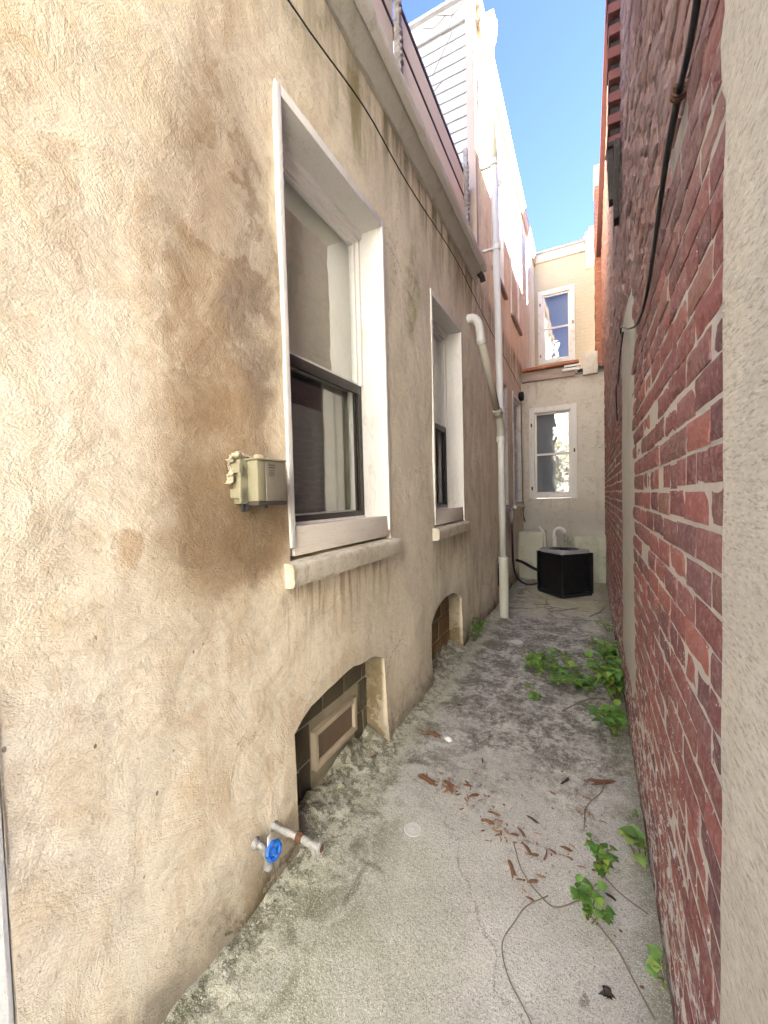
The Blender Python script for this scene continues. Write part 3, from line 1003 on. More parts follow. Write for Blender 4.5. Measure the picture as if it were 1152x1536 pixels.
def plain_window(parent, y0, y1, z0, z1, mat, ledge=None, shutter=False):
    xi = XW - .09
    c = MB()
    for (a, b) in ((y0, y0 + .06), (y1 - .06, y1)):
        c.box((xi, a + .003, z0), (XW + .014, b - .003, z1), .005, jit=.003)
    c.box((xi, y0 + .06, z1 - .07), (XW + .014, y1 - .06, z1 - .003), .005, jit=.003)
    c.box((xi, y0 + .06, z0 + .003), (XW + .014, y1 - .06, z0 + .05), .005, jit=.003)
    w = obj('window', c, mat, parent, auto=40)
    m = (z0 + z1) / 2
    s = MB()
    for z in (z0 + .05, m - .02, z1 - .11):
        s.box((xi + .01, y0 + .06, z), (xi + .045, y1 - .06, z + .04), .003)
    for y in (y0 + .06, y1 - .1):
        s.box((xi + .012, y, z0 + .09), (xi + .043, y + .04, z1 - .11), .003)
    obj('sash', s, mat, w)
    g = MB()
    g.add([(xi + .02, y0 + .1, z0 + .08), (xi + .02, y1 - .1, z0 + .08), (xi + .02, y1 - .1, z1 - .1), (xi + .02, y0 + .1, z1 - .1)], [(0, 1, 2, 3)])
    obj('pane', g, M['glass_back'], w)
    r = MB()
    r.box((xi - .5, y0, z0), (xi - .03, y1, z1))
    obj('room', r, M['greyboard'], w)
    if ledge:
        q = MB()
        q.box((XW - .05, y0 - .05, z0 - .045), (XW + .05, y1 + .05, z0 + .0), .004, jit=.004)
        obj('sill', q, ledge, w, auto=40)
    if shutter:
        q = MB()
        n = int((z1 - z0 - .16) / .055)
        for k in range(n):
            zz = z0 + .09 + k * .055
            q.box((XW - .035, y0 + .065, zz), (XW - .015, y1 - .065, zz + .045), .002, rot=Matrix.Rotation(R(28), 3, 'Y'))
        obj('shutter', q, M['white_old'], w)
    return w


for wv in FARW:
    plain_window(house, *wv, M['white_old'], M['white_old'])
plain_window(house, *UPW[0], M['white_old'], M['rotwood'])
plain_window(house, *UPW[1], M['white_old'], M['rotwood'], shutter=True)


# cellar openings blocked up with masonry
def cellar(y0, y1, z0, zs, zt, mat, framed, vis):
    xb = XW - .13 if framed else XW - .12
    j = MB()
    j.box((xb - .08, y0 - .02, z0 - .05), (xb - .006, y1 + .02, zt + .06))
    # sloping ledge at the foot
    j.sweep([(xb - .01, z0 - .05), (XW + .005, z0 - .05), (XW + .005, z0 + .005), (XW - .04, z0 + .025), (xb - .01, z0 + .05)], y0 - .01, y1 + .01, 12,
            lambda p: p + Vector((.006, 0, .010)) * mn.noise(p * 14))
    c = obj('cellar_window', j, M['joint'], house)
    b = MB()
    rnd = random.Random(int(y0 * 100))
    bh, bl = (.175, .19)
    r = 0
    z = z0 + .02
    fy0, fy1, fz0, fz1 = y0 + .275, y1 - .14, z0 + .135, z0 + .32
    while z < zt + .05:
        y = y0 - (.06 if r % 2 else .01)
        while y < y1 + .02:
            a0, a1, c0, c1 = y + .006, y + bl - .006, z + .006, z + bh - .006
            if framed and a1 > fy0 - .02 and a0 < fy1 + .02 and c1 > fz0 - .02 and c0 < fz1 + .02:
                # keep what is left beside the frame
                if a0 < fy0 - .05:
                    a1 = min(a1, fy0 - .012)
                elif a1 > fy1 + .05:
                    a0 = max(a0, fy1 + .012)
                elif c1 > fz1 + .05:
                    c0 = max(c0, fz1 + .012)
                else:
                    y += bl
                    continue
            if a1 - a0 > .03 and c1 - c0 > .03:
                b.box((xb - .05, a0, c0), (xb + rnd.uniform(-.004, .006), a1, c1), .004, jit=.006)
            y += bl
        z += bh
        r += 1
    obj('infill_blocks', b, mat, c, auto=40)
    if framed:
        f = MB()
        t_ = .026
        f.box((xb - .03, fy0, fz0), (xb + .022, fy0 + t_, fz1), .003, jit=.003)
        f.box((xb - .03, fy1 - t_, fz0), (xb + .022, fy1, fz1), .003, jit=.003)
        f.box((xb - .03, fy0 + t_, fz0), (xb + .022, fy1 - t_, fz0 + t_), .003, jit=.003)
        f.box((xb - .03, fy0 + t_, fz1 - t_), (xb + .022, fy1 - t_, fz1), .003, jit=.003)
        obj('frame', f, M['paleframe'], c, auto=40)
        g = MB()
        g.box((xb - .03, fy0 + t_, fz0 + t_), (xb + .004, fy1 - t_, fz1 - t_))
        obj('panel', g, M['block_pane'], c)


M['block_pane'] = worn('dusty_brown_pane', (0.145, 0.095, 0.06), (0.20, 0.14, 0.09), 0.4, 5, 0.35, 0.1, spec=0.5)
M['block_dark'] = worn('olive_infill_block', (0.115, 0.098, 0.065), (0.19, 0.165, 0.11), 0.4, 7, 0.95, 0.7)
cellar(*CELL[0], M['block_dark'], True, 1)
cellar(*CELL[1], M['block_far'], False, 1)
cellar(*CELL[2], M['block_dark'], False, 0)


# cornice of the single-storey part
def rough_c(p):
    v = mn.noise_vector(p * 9) * .007 + mn.noise_vector(p * 30) * .005
    return p + v


mb = MB()
mb.sweep([(XW - .05, 3.60), (XW + .02, 3.60), (XW + .035, 3.64), (XW + .07, 3.665), (XW + .10, 3.70), (XW + .10, 3.735), (XW + .075, 3.745), (XW + .07, 3.79), (XW + .06, 3.90), (XW + .03, 3.93), (XW - .05, 3.935)],
         0.30, 4.16, 70, rough_c)
co = obj('cornice', mb, M['cornice'], house, auto=60)
mb = MB()
mb.sweep([(XW + .092, 3.668), (XW + .128, 3.672), (XW + .14, 3.70), (XW + .134, 3.725), (XW + .103, 3.737)], 0.30, 4.20, 60, rough_c)
obj('lip', mb, M['cornice_lip'], co, auto=60)
mb = MB()
mb.tube([(XW + .06, 4.17, 3.66), (XW + .075, 4.23, 3.64), (XW + .08, 4.245, 3.60)], .028, 10)
obj('spout', mb, M['darkwood'], co, smooth=True)

# siding on the end wall of the taller part
mb = MB()
z = 3.88
while z < 6.36:
    zb = min(z + .118, 6.37)
    mb.add([(-8, 4.335, z), (-1.10, 4.335, z), (-1.10, 4.352, zb), (-8, 4.352, zb), (-8, 4.358, z), (-1.10, 4.358, z)], [(0, 1, 2, 3), (0, 4, 5, 1)])
    z += .118
obj('siding', mb, M['siding'], house)
mb = MB()
mb.box((-1.10, 4.322, 3.86), (-1.012, 4.40, 6.38), .004)
obj('corner_board', mb, M['trim'], house, auto=40)
mb = MB()
n = 40


def rough_f(p):
    return p + mn.noise_vector(p * 10) * .006


mb.sweep([(4.34, 6.372), (4.318, 6.372), (4.318, 6.56), (4.34, 6.56)], -8, -1.0, n)
mb.v = [tuple(rough_f(Vector((y, x, z)))) for (x, y, z) in mb.v]
obj('frieze', mb, M['white_old'], house, auto=50)
mb = MB()
mb.box((-8, 4.27, 6.56), (-.965, 4.45, 6.60), .006)
mb.box((-1.06, 4.45, 6.60), (-.955, 9.75, 6.645), .006)
obj('coping', mb, M['coping'], house, auto=40)
mb = MB()
mb.sweep([(XW - .0, 6.44), (XW + .03, 6.44), (XW + .045, 6.50), (XW + .055, 6.56), (XW + .055, 6.598), (XW - .0, 6.598)], 4.46, 9.72, 40,
         lambda p: p + mn.noise_vector(p * 3) * .004)
obj('eave', mb, M['gutter'], house, auto=40)
# bare creeper stems on the siding
mb = MB()
for (pts) in ([(-1.2, 6.52), (-1.27, 6.40), (-1.24, 6.28), (-1.36, 6.12), (-1.46, 5.95)], [(-1.30, 6.5), (-1.43, 6.44), (-1.56, 6.50)], [(-1.35, 5.85), (-1.47, 5.78), (-1.58, 5.80)], [(-1.1, 6.55), (-1.22, 6.46), (-1.4, 6.55)]):
    mb.tube([(x, 4.31 + .006 * math.sin(i * 3), z) for i, (x, z) in enumerate(pts)], .004, 5)
tag(obj('dead_creeper', mb, M['twig'], smooth=True), 'thin bare dead creeper stems clinging to the white siding high on the left', 'creeper')

# white painted wall end at the very left
mb = MB()
mb.box((XW - .3, -.5, -.03), (XW + .004, .334, 4.0), .01, jit=.004)
tag(obj('gate_pier', mb, M['white_wall']), 'bright white pier at the near end of the stained stucco wall', 'pier')

# ------------------------------------------------------------------ roof deck railing
rl = thing('railing', 'beige boarded roof deck railing with dark rails above the mossy cornice', 'railing', (-1.09, 1.2, 3.94))
XD = -1.085
mb = MB()
for (a, b) in ((0.35, 2.44), (2.50, 4.08)):
    for (z0, z1) in ((4.19, 4.40), (4.425, 4.63)):
        mb.box((XD - .02, a, z0), (XD, b, z1), .003, jit=.003)
obj('board', mb, M['beige'], rl, auto=40)
mb = MB()
mb.box((XD - .02, 2.50, 3.95), (XD, 4.08, 4.12), .003, jit=.003)
obj('skirt_board', mb, M['beige'], rl, auto=40)
for (z0, z1) in ((4.135, 4.168), (4.404, 4.420), (4.642, 4.668)):
    mb = MB()
    mb.box((XD - .03, .33, z0), (XD + .008, 4.12, z1), .003)
    obj('rail', mb, M['darkrail'], rl, auto=40)
for y in (.6, 2.47, 4.10):
    mb = MB()
    mb.box((XD + .0, y - .022, 3.93), (XD + .04, y + .022, 4.86 if y > 4 else 4.66), .004, jit=.01)
    for k in range(18):
        z = 3.95 + k * .045
        mb.box((XD + .03, y - .026 + .01 * random.random(), z), (XD + .05, y + .02 * random.random(), z + .03), .006, jit=.012)
    obj('post', mb, M['flake'], rl, auto=40)
# return of the railing toward the siding
mb = MB()
for (z0, z1) in ((4.0, 4.12), (4.19, 4.40), (4.425, 4.63)):
    mb.box((XD - .03, 4.13, z0), (XD - .012, 4.31, z1), .003)
obj('end_board', mb, M['beige'], rl, auto=40)

# ------------------------------------------------------------------ rear house
YB, YU = 7.5, 9.7
rear = thing('rear_house', 'rear house across the alley end with yellow upper wall and grey stuccoed lower wall', 'building', (-.4, YB, 0))


def xz_sheet(mb, x0, x1, z0, z1, y, holes, step, amp, back=.12):
    t = MB()
    wall_sheet(t, x0, x1, z0, z1, holes, step, lambda a, b: 0.0)
    XOFF = XW - .23
    mb.add([(p[1], (y + amp * fbm((p[1] * 3, p[2] * 3, y), 4)) if abs(p[0] - XOFF) > 1e-6 else y + back, p[2]) for p in t.v], t.f)


BW = (-.905, -.14, 1.315, 2.895)
BU = (-.945, -.20, 4.27, 5.87)
mb = MB()
xz_sheet(mb, XW - .06, .30, -.05, 3.36, YB, [rect(*BW)], .06, .02)
obj('lower_wall', mb, M['gstucco'], rear, smooth=True)
mb = MB()
xz_sheet(mb, XW - .04, .22, 3.3, 6.50, YU, [rect(*BU)], .12, .006)
obj('upper_wall', mb, M['ybrick'], rear, smooth=True)
mb = MB()
mb.box((XW - .03, YB + .16, 3.44), (.32, YU - .02, 3.5))
obj('lower_roof', mb, M['roof'], rear)
mb = MB()
mb.box((-3, YU + .2, 6.45), (3, YU + 6, 6.5))
obj('roof', mb, M['roof'], rear)


def rear_window(x0, x1, z0, z1, y, mat, cw=.10):
    c = MB()
    c.box((x0 + .003, y - .03, z0), (x0 + cw, y + .10, z1), .006, jit=.005)
    c.box((x1 - cw, y - .03, z0), (x1 - .003, y + .10, z1), .006, jit=.005)
    c.box((x0 + cw, y - .03, z1 - cw), (x1 - cw, y + .10, z1 - .003), .006, jit=.005)
    c.box((x0 + cw, y - .034, z0 + .003), (x1 - cw, y + .10, z0 + .075), .006, jit=.005)
    w = obj('window', c, mat, rear, auto=40)
    a, b, d, e = x0 + cw, x1 - cw, z0 + .075, z1 - cw
    m = d + (e - d) * .49
    s = MB()
    for z in (d, m - .018, e - .035):
        s.box((a + .035, y + .02, z), (b - .035, y + .055, z + .035), .003)
    for xx in (a, b - .035):
        s.box((xx, y + .018, d), (xx + .035, y + .057, e), .003)
    obj('sash', s, M['white'], w, auto=40)
    g = MB()
    g.grid(lambda u, v: (u, y + .04, v), [a + .03, b - .03], [d + .03, m])
    g.grid(lambda u, v: (u, y + .034, v), [a + .03, b - .03], [m, e - .03])
    obj('pane', g, M['glass_back'], w)
    r = MB()
    r.box((x0 + .01, y + .16, z0 + .01), (x1 - .01, y + .6, z1 - .01))
    obj('room', r, M['greyboard'], w)
    for (hx, hz) in ((x0 + .05, z0 + .18), (x0 + .05, z1 - .3), (x1 - .04, z0 + .8)):
        h = MB()
        h.box((hx - .012, y - .045, hz - .03), (hx + .012, y - .032, hz + .03), .003)
        obj('hinge', h, M['rust'], w)
    return w


rear_window(*BW, YB, M['white'], .095)
rear_window(*BU, YU, M['white_old'], .10)
mb = MB()
mb.box((-1.0, YB - .06, 3.345), (-.16, YB + .2, 3.44), .008, jit=.012)
mb.box((-1.0, YB - .04, 3.44), (-.12, YB + .2, 3.525), .008, jit=.012)
lg = obj('ledge', mb, M['rotwood'], rear, auto=40)
mb = MB()
mb.box((-1.0, YB - .11, 3.53), (-.10, YB + .2, 3.575), .006, rot=Matrix.Rotation(R(-1.0), 3, 'Y'), jit=.012)
obj('flashing', mb, M['rustledge'], lg, auto=40)
mb = MB()
mb.box((-.36, YB - .10, 3.43), (-.09, YB - .05, 3.475), .005, jit=.008)
mb.box((-.32, YB - .10, 3.49), (-.07, YB - .05, 3.525), .005, jit=.008)
obj('loose_board', mb, M['white_old'], lg, auto=40)
mb = MB()
mb.box((-.045, YB - .08, 3.33), (.175, YB + .25, 3.69), .015, jit=.012)
obj('pier_block', mb, M['gstucco'], rear, auto=40)
mb = MB()
mb.box((-1.0, YU - .06, 6.48), (.0, YU + .3, 6.66), .01, jit=.012)
pp = obj('parapet', mb, M['gstucco'], rear, auto=40)
mb = MB()
mb.box((-1.02, YU - .10, 6.665), (.02, YU + .3, 6.71), .006, jit=.008)
obj('coping', mb, M['coping'], pp, auto=40)
mb = MB()
mb.box((.005, YU - .07, 6.10), (.235, YU + .3, 6.86), .012, jit=.01)
obj('pier_panel', mb, M['gstucco'], rear, auto=40)

mb = MB()
mb.lathe((-.06, YU + .35, 6.60), (0, 0, 1), [(0, .03), (.25, .03), (.26, .07), (.30, .085), (.36, .07), (.38, .02)], 14)
tag(obj('roof_vent', mb, M['coping'], smooth=True), 'small white roof vent above the yellow rear wall', 'vent')
mb = MB()
mb.box((.06, YU + .02, 6.87), (.22, YU + .3, 7.0), .01, jit=.01)
tag(obj('roof_box', mb, M['actop'], auto=40), 'small grey box on top of the pale pier beside the brick chimney', 'box')

# orange brick chimney stack at the far right
ch = thing('chimney', 'narrow orange brick chimney pier with pale cap beside the yellow rear wall', 'chimney', (.30, 9.2, 0))
mb = MB()
rnd = random.Random(5)
z = 3.3
r = 0
while z < 7.35:
    for (a, b) in (((.175, .285), (.295, .50)) if r % 2 else ((.175, .385), (.395, .50))):
        mb.box((a + rnd.uniform(-.006, .006), 9.1, z), (b, 9.5, z + .064), .005, jit=.006)
    z += .076
    r += 1
obj('bricks', mb, M['chimney'], ch, auto=40)
mb = MB()
mb.box((.185, 9.11, 3.3), (.50, 9.49, 7.36))
obj('mortar_core', mb, M['mortar'], ch)
mb = MB()
mb.box((.165, 9.08, 7.36), (.52, 9.52, 7.76), .012, jit=.015)
obj('cap', mb, M['cement'], ch, auto=40)

# ------------------------------------------------------------------ right brick building
bb = thing('brick_building', 'weathered red brick building wall along the right side of the alley', 'building', (.2, .9, 0))
TOPR = 6.0


def strip_l(z):
    return 3.16 + .05 * mn.noise(Vector((0, z * 2.2, 4)))


def strip_r(z):
    return 2.28 + .10 * mn.noise(Vector((7, z * 1.7, 4))) - .12 * max(0, (.9 - z))


def bricks():
    mb = MB()
    rnd = random.Random(11)
    pal = [(.235, .062, .052), (.27, .075, .058), (.20, .055, .052), (.165, .05, .052), (.30, .095, .065), (.22, .085, .075), (.145, .058, .058), (.255, .12, .085)]
    pitch, bh = .0705, .0605
    rows = int(TOPR / pitch)
    for r in range(-1, rows):
        z0 = r * pitch
        header = (r % 6 == 2)
        bl = .103 if header else .205
        y = .58 + (.1025 if r % 2 else 0) + rnd.uniform(-.02, .02)
        while y < 9.3:
            ln = bl * rnd.uniform(.93, 1.05)
            a, b = y, y + ln - .011
            y += ln
            ym = (a + b) / 2
            zz = z0 + .010 * mn.noise(Vector((ym * .9, z0 * 2, 1))) + .004 * rnd.uniform(-1, 1)
            if strip_r(zz) + .1 < ym < strip_l(zz) - .1 and .35 < zz < 2.4:
                continue
            upz = max(0.0, min(1.0, (zz - 1.7) / 1.0))
            near = ym < 3.6
            m_, n_ = (7, 4) if (near and not header) else ((4, 4) if near else (3, 3))
            dep = rnd.gauss(0, .0009 + .0006 * upz) + .007 * upz * mn.noise(Vector((ym * .7, r * 1.37, 5)))
            if rnd.random() < .05:
                dep -= rnd.uniform(.002, .005 + .010 * upz)
            tone = rnd.choice(pal)
            k = 1.12 * rnd.uniform(.62, 1.25) * (1 - .25 * upz * rnd.random())
            if 5 < ym and rnd.random() < .5:
                tone = (.33, .14, .09)
            c = (tone[0] * k, tone[1] * k, tone[2] * k)
            vs = []
            tilt = rnd.uniform(-1, 1) * .001
            for j in range(n_ + 1):
                for i in range(m_ + 1):
                    u, v = i / m_, j / n_
                    yy, zq = a + (b - a) * u, zz + bh * v
                    e = min(min(u, 1 - u) * (b - a), min(v, 1 - v) * bh)
                    d = dep + tilt * (u - .5) * 2
                    edge = e < 1e-6
                    p = Vector((3.3, yy * 1, zq * 1))
                    nz = mn.noise(p * 45) * (.0020 + .0012 * upz) + mn.noise(p * 14) * (.002 + .002 * upz)
                    if edge:
                        d -= .0025 + .003 * upz + .003 * abs(mn.noise(p * 30))
                        w = mn.noise_vector(p * 26) * (.0013 + .0014 * upz)
                        yy += w.y
                        zq += w.z
                    vs.append((XR(yy) - d - nz, yy, zq))
            w_ = m_ + 1
            fs = [(j * w_ + i, j * w_ + i + 1, (j + 1) * w_ + i + 1, (j + 1) * w_ + i) for j in range(n_) for i in range(m_)]
            ring = [i for i in range(w_)] + [j * w_ + m_ for j in range(1, n_ + 1)] + [n_ * w_ + i for i in range(m_ - 1, -1, -1)] + [j * w_ for j in range(n_ - 1, 0, -1)]
            o = len(vs)
            for q in ring:
                vs.append((XR(vs[q][1]) + .035, vs[q][1], vs[q][2]))
            L_ = len(ring)
            for q in range(L_):
                fs.append((ring[q], ring[(q + 1) % L_], o + (q + 1) % L_, o + q))
            mb.add(vs, fs, c)
    return mb


obj('brick_wall', bricks(), M['brick'], bb)


def mort(y, z):
    upz = max(0.0, min(1.0, (z - 1.7) / 1.0))
    d = .0042 + .008 * upz + (.0012 + .004 * upz) * fbm((y * 6, z * 14, 2), 4) + .010 * upz * fbm((y * 3, z * 6, 9), 3)
    return (XR(y) + d, y, z)


mb = MB()
ys = [.5 + i * .02 for i in range(160)] + [3.7 + i * .06 for i in range(95)]
mb.grid(mort, ys, [-.08 + i * .0176 for i in range(int(6.06 / .0176))])
mb.add([(XR(.7) + .02, .7, TOPR), (XR(9.3) + .02, 9.3, TOPR), (8, 9.3, TOPR), (8, .7, TOPR)], [(0, 1, 2, 3)])
mb.add([(XR(9.3) + .02, 9.3, -.05), (XR(9.3) + .02, 9.3, TOPR), (8, 9.3, TOPR), (8, 9.3, -.05)], [(0, 1, 2, 3)])
mb.add([(8, -.5, -.05), (8, -.5, TOPR), (8, 9.3, TOPR), (8, 9.3, -.05)], [(0, 1, 2, 3)])
obj('mortar_bed', mb, M['mortar'], bb, smooth=False)

# cement-rendered strip


def strip(u, z):
    k = (u - .5) * 2
    yl, yr = strip_l(z), strip_r(z)
    t_ = .62 * max(0.0, min(1.0, (z - 2.1) / .4))
    ym = yr + (yl - yr) * .62
    yr2, yl2 = yr + (ym - yr) * t_ ** 1.5 * .9, yl + (ym - yl) * t_ ** 2 * .7
    y = yr2 + (yl2 - yr2) * u
    e = max(0.0, 1 - abs(k) ** 7) * min(1.0, max(0.0, (z - .33) / .05)) * min(1, (2.49 + .05 * mn.noise(Vector((u * 5, 1, 2))) - z) / .08)
    d = .007 * e + .004 * fbm((y * 5, z * 5, 1), 4) * e - .012 * (1 - e)
    return (XR(y) - d, y, z)


mb = MB()
mb.grid(strip, [i / 44 for i in range(45)], [.32 + i * .025 for i in range(89)])
obj('cement_patch', mb, M['cement'], bb, smooth=True)


# near stucco coat with a ragged edge
def coat_edge(z):
    return .748 + .012 * fbm((0, z * 3.1, 7), 4) + (.02 if 1.95 < z < 2.05 else 0)


def coat(u, z):
    y0 = -.5
    y1 = coat_edge(z)
    y = y0 + (y1 - y0) * u
    e = 1 - max(0.0, (u - .975) / .025) ** 2
    d = .017 * e + .003 * fbm((y * 4, z * 4, 3), 3) - .014 * (1 - e)
    return (XR(y) - d, y, z)


mb = MB()
mb.grid(coat, [i / 20 * .9 for i in range(20)] + [.9 + .1 * i / 24 for i in range(25)], [-.05 + i * .03 for i in range(203)])
mb.add([(XR(-.5), -.5, -.05), (XR(-.5), -.5, TOPR), (8, -.5, TOPR), (8, -.5, -.05)], [(0, 1, 2, 3)])
mb.add([(XR(-.5), -.5, TOPR + .005), (XR(.9), .9, TOPR + .005), (8, .9, TOPR + .005), (8, -.5, TOPR + .005)], [(0, 1, 2, 3)])
obj('stucco_coat', mb, M['dash'], bb, smooth=True)

# toothed brick pier high on the wall
mb = MB()
rnd = random.Random(2)
z, r = 3.70, 0
while z < 5.6:
    if r % 2 == 0:
        mb.box((.146 + rnd.uniform(-.004, .004), 3.16, z), (.30, 3.36, z + .060), .005, jit=.005)
    else:
        pass
    c = (.30, .09, .07) if r % 2 == 0 else (.07, .04, .04)
    k = rnd.uniform(.8, 1.15)
    mb.c.extend([(c[0] * k, c[1] * k, c[2] * k)] * (len(mb.v) - len(mb.c)))
    z += .0705
    r += 1
to = obj('toothed_pier', mb, M['oldred'], bb, auto=40)
mb = MB()
mb.box((.162, 3.215, 3.69), (.30, 3.35, 5.6))
obj('mortar_core', mb, M['darkwood'], to)  # near-black core, so the gaps between the teeth look shaded
mb = MB()
mb.box((.142, 3.14, 3.34), (.172, 3.22, 3.70), .006, jit=.012)
mb.box((.170, 3.06, 3.16), (.20, 3.14, 3.66), .006, jit=.014)
mb.box((.135, 3.12, 3.67), (.21, 3.24, 3.70), .005, jit=.008)
obj('timber_bracket', mb, M['darkwood'], bb, auto=40)
mb = MB()
mb.box((XR(3) - .02, 3.6, TOPR), (XR(3) + .3, 9.2, TOPR + .05), .008, jit=.01)
obj('coping', mb, M['oldred'], bb, auto=40)

mb = MB()
mb.tube([(XR(6.4) + .01, 6.4, 2.03), (XR(6.4) - .09, 6.4, 2.03)], .006, 8)
mb.lathe((XR(6.4) - .085, 6.4, 2.03), (-1, 0, 0), [(0, .012), (.012, .012), (.014, .004)], 10)
tag(obj('wall_pin', mb, M['galv'], smooth=True), 'short grey metal pin sticking out of the far brick wall', 'pin')

# ------------------------------------------------------------------ pipes
def bez(pts, n=8):
    """Catmull-Rom through pts"""
    P = [Vector(p) for p in pts]
    P = [P[0] * 2 - P[1]] + P + [P[-1] * 2 - P[-2]]
    out = []
    for i in range(1, len(P) - 2):
        for k in range(n):
            t = k / n
            a, b, c, d = P[i - 1:i + 3]
            out.append(.5 * ((2 * b) + (c - a) * t + (2 * a - 5 * b + 4 * c - d) * t * t + (3 * b - a - 3 * c + d) * t ** 3))
    out.append(P[-2])
    return out


dp = thing('downpipe', 'tall white plastic downpipe standing off the wall from the eave to the ground', 'downpipe', (-.85, 4.65, 0))
mb = MB()
mb.tube([(-.855, 4.66, .62), (-.86, 4.66, 2.2), (-.885, 4.62, 5.0)], .039, 16)
obj('pipe', mb, M['pvc'], dp, smooth=True)
mb = MB()
mb.tube([(-.885, 4.615, 5.05), (-.905, 4.585, 6.28)], .044, 16)
obj('upper_pipe', mb, M['pvc_green'], dp, smooth=True)
mb = MB()
mb.tube([(-.85, 4.65, -.02), (-.853, 4.655, .66)], .051, 16)
mb.lathe((-.853, 4.655, .62), (0, 0, 1), [(0, .056), (.07, .056), (.075, .045)], 18)
obj('base_pipe', mb, M['pvc_green'], dp, auto=50)
mb = MB()
mb.lathe((-.905, 4.585, 6.24), (0, 0, 1), [(0, .046), (.04, .07), (.16, .085), (.22, .085), (.225, .05)], 14)
mb.box((-.99, 4.50, 6.40), (-.84, 4.64, 6.52), .012)
obj('hopper', mb, M['pvc'], dp, auto=40)
mb = MB()
mb.lathe((-.8625, 4.65, 2.32), (0, 0, 1), [(0, .05), (.06, .05)], 16)
obj('coupling', mb, M['pvc'], dp, auto=40)
for z in (4.1, 5.0):
    mb = MB()
    mb.lathe((-.876 - .0095 * (z - 4.1), 4.632 - .02 * (z - 4.1), z), (0, 0, 1), [(0, .049), (.05, .049)], 16)
    mb.box((-1.03, 4.61, z + .015), (-.90, 4.65, z + .035), .003)
    obj('strap', mb, M['pvc'], dp, auto=40)

dq = thing('branch_pipe', 'slanting grey branch pipe from a white elbow in the wall into the downpipe', 'downpipe', (-.95, 4.0, 3.0))
mb = MB()
a, b = Vector((-.918, 4.01, 2.93)), Vector((-.872, 4.55, 2.30))
mb.tube([a, b], .036, 16)
obj('pipe', mb, M['pvc_old'], dq, smooth=True)
mb = MB()
mb.tube(bez([(-1.04, 3.93, 3.12), (-.975, 3.94, 3.12), (-.935, 3.96, 3.085), (-.921, 3.99, 3.01), (-.918, 4.012, 2.92)], 6), .041, 16)
obj('elbow', mb, M['pvc'], dq, smooth=True)
mb = MB()
d = (b - a).normalized()
mb.lathe(a - d * .02, d, [(0, .042), (.012, .046), (.05, .046), (.055, .038)], 16)
obj('coupling', mb, M['pvc'], dq, auto=40)
mb = MB()
mb.lathe(b - d * .05, d, [(0, .049), (.015, .053), (.075, .053), (.08, .047)], 16)
mb.tube(bez([b + d * .02, b + d * .07, (-.862, 4.64, 2.15), (-.86, 4.655, 2.02)], 6), .045, 16)
obj('lower_elbow', mb, M['pvc_old'], dq, auto=50)
mb = MB()
mb.lathe((-.859, 4.657, 1.99), (0, 0, 1), [(0, .046), (.005, .051), (.06, .051), (.065, .044)], 16)
obj('socket', mb, M['pvc'], dq, auto=40)

# overhead cable along the stucco wall and its clamp
wire = thing('wall_cable', 'thin dark cable running along the stucco wall above the windows', 'cable', (XW, 1.2, 3.3))
mb = MB()
mb.tube(bez([(-1.0, .3, 3.24), (-1.0, 1.27, 3.30), (-.995, 1.86, 3.385), (-.992, 2.4, 3.37), (-.99, 3.4, 3.43), (-.985, 4.2, 3.36), (-.985, 5.0, 3.30), (-.99, 6.3, 3.24), (-.99, 7.2, 3.17)], 5), .0036, 8)
obj('wire', mb, M['black'], wire, smooth=True)
mb = MB()
mb.lathe((-1.0, 7.16, 3.05), (1, 0, 0), [(-.02, .02), (-.015, .07), (.03, .08), (.06, .07), (.065, .02)], 16)
obj('coil', mb, M['black'], wire, smooth=True)
mb = MB()
mb.tube(bez([(-.985, 7.16, 3.0), (-.985, 7.2, 2.2), (-.98, 7.22, 1.3), (-.97, 7.2, 1.0), (-.93, 7.12, .93), (-.95, 7.0, 1.06)], 5), .006, 6)
obj('drop_wire', mb, M['black'], wire, smooth=True)

# ------------------------------------------------------------------ utility box
ub = thing('utility_box', 'olive beige plastic utility box on the stucco wall beside the large window', 'utility box', (XW, 1.0, 1.4))
mb = MB()
mb.box((XW - .01, .935, 1.392), (XW + .034, 1.09, 1.536), .005)
obj('back_plate', mb, M['boxp'], ub, auto=40)
mb = MB()
x0, x1 = XW + .035, XW + .081
mb.box((x0, .963, 1.398), (x1, 1.0, 1.532), .006)
obj('cover', mb, M['boxp'], ub, auto=40)
mb = MB()
mb.box((x0, 1.0005, 1.398), (x1 + .001, 1.098, 1.532), .004)
cg = obj('cover_panel', mb, M['box_shaded'], ub, auto=40)
mb = MB()
mb.box((x0 - .03, .958, 1.5325), (x1 + .005, 1.10, 1.539), .003)
obj('lid_rim', mb, M['boxp'], ub, auto=40)
mb = MB()
mb.box((x0 - .01, .963, 1.385), (x1 + .002, 1.098, 1.3975), .003)
obj('drip_skirt', mb, M['bronze'], ub, auto=40)
mb = MB()
rnd = random.Random(4)
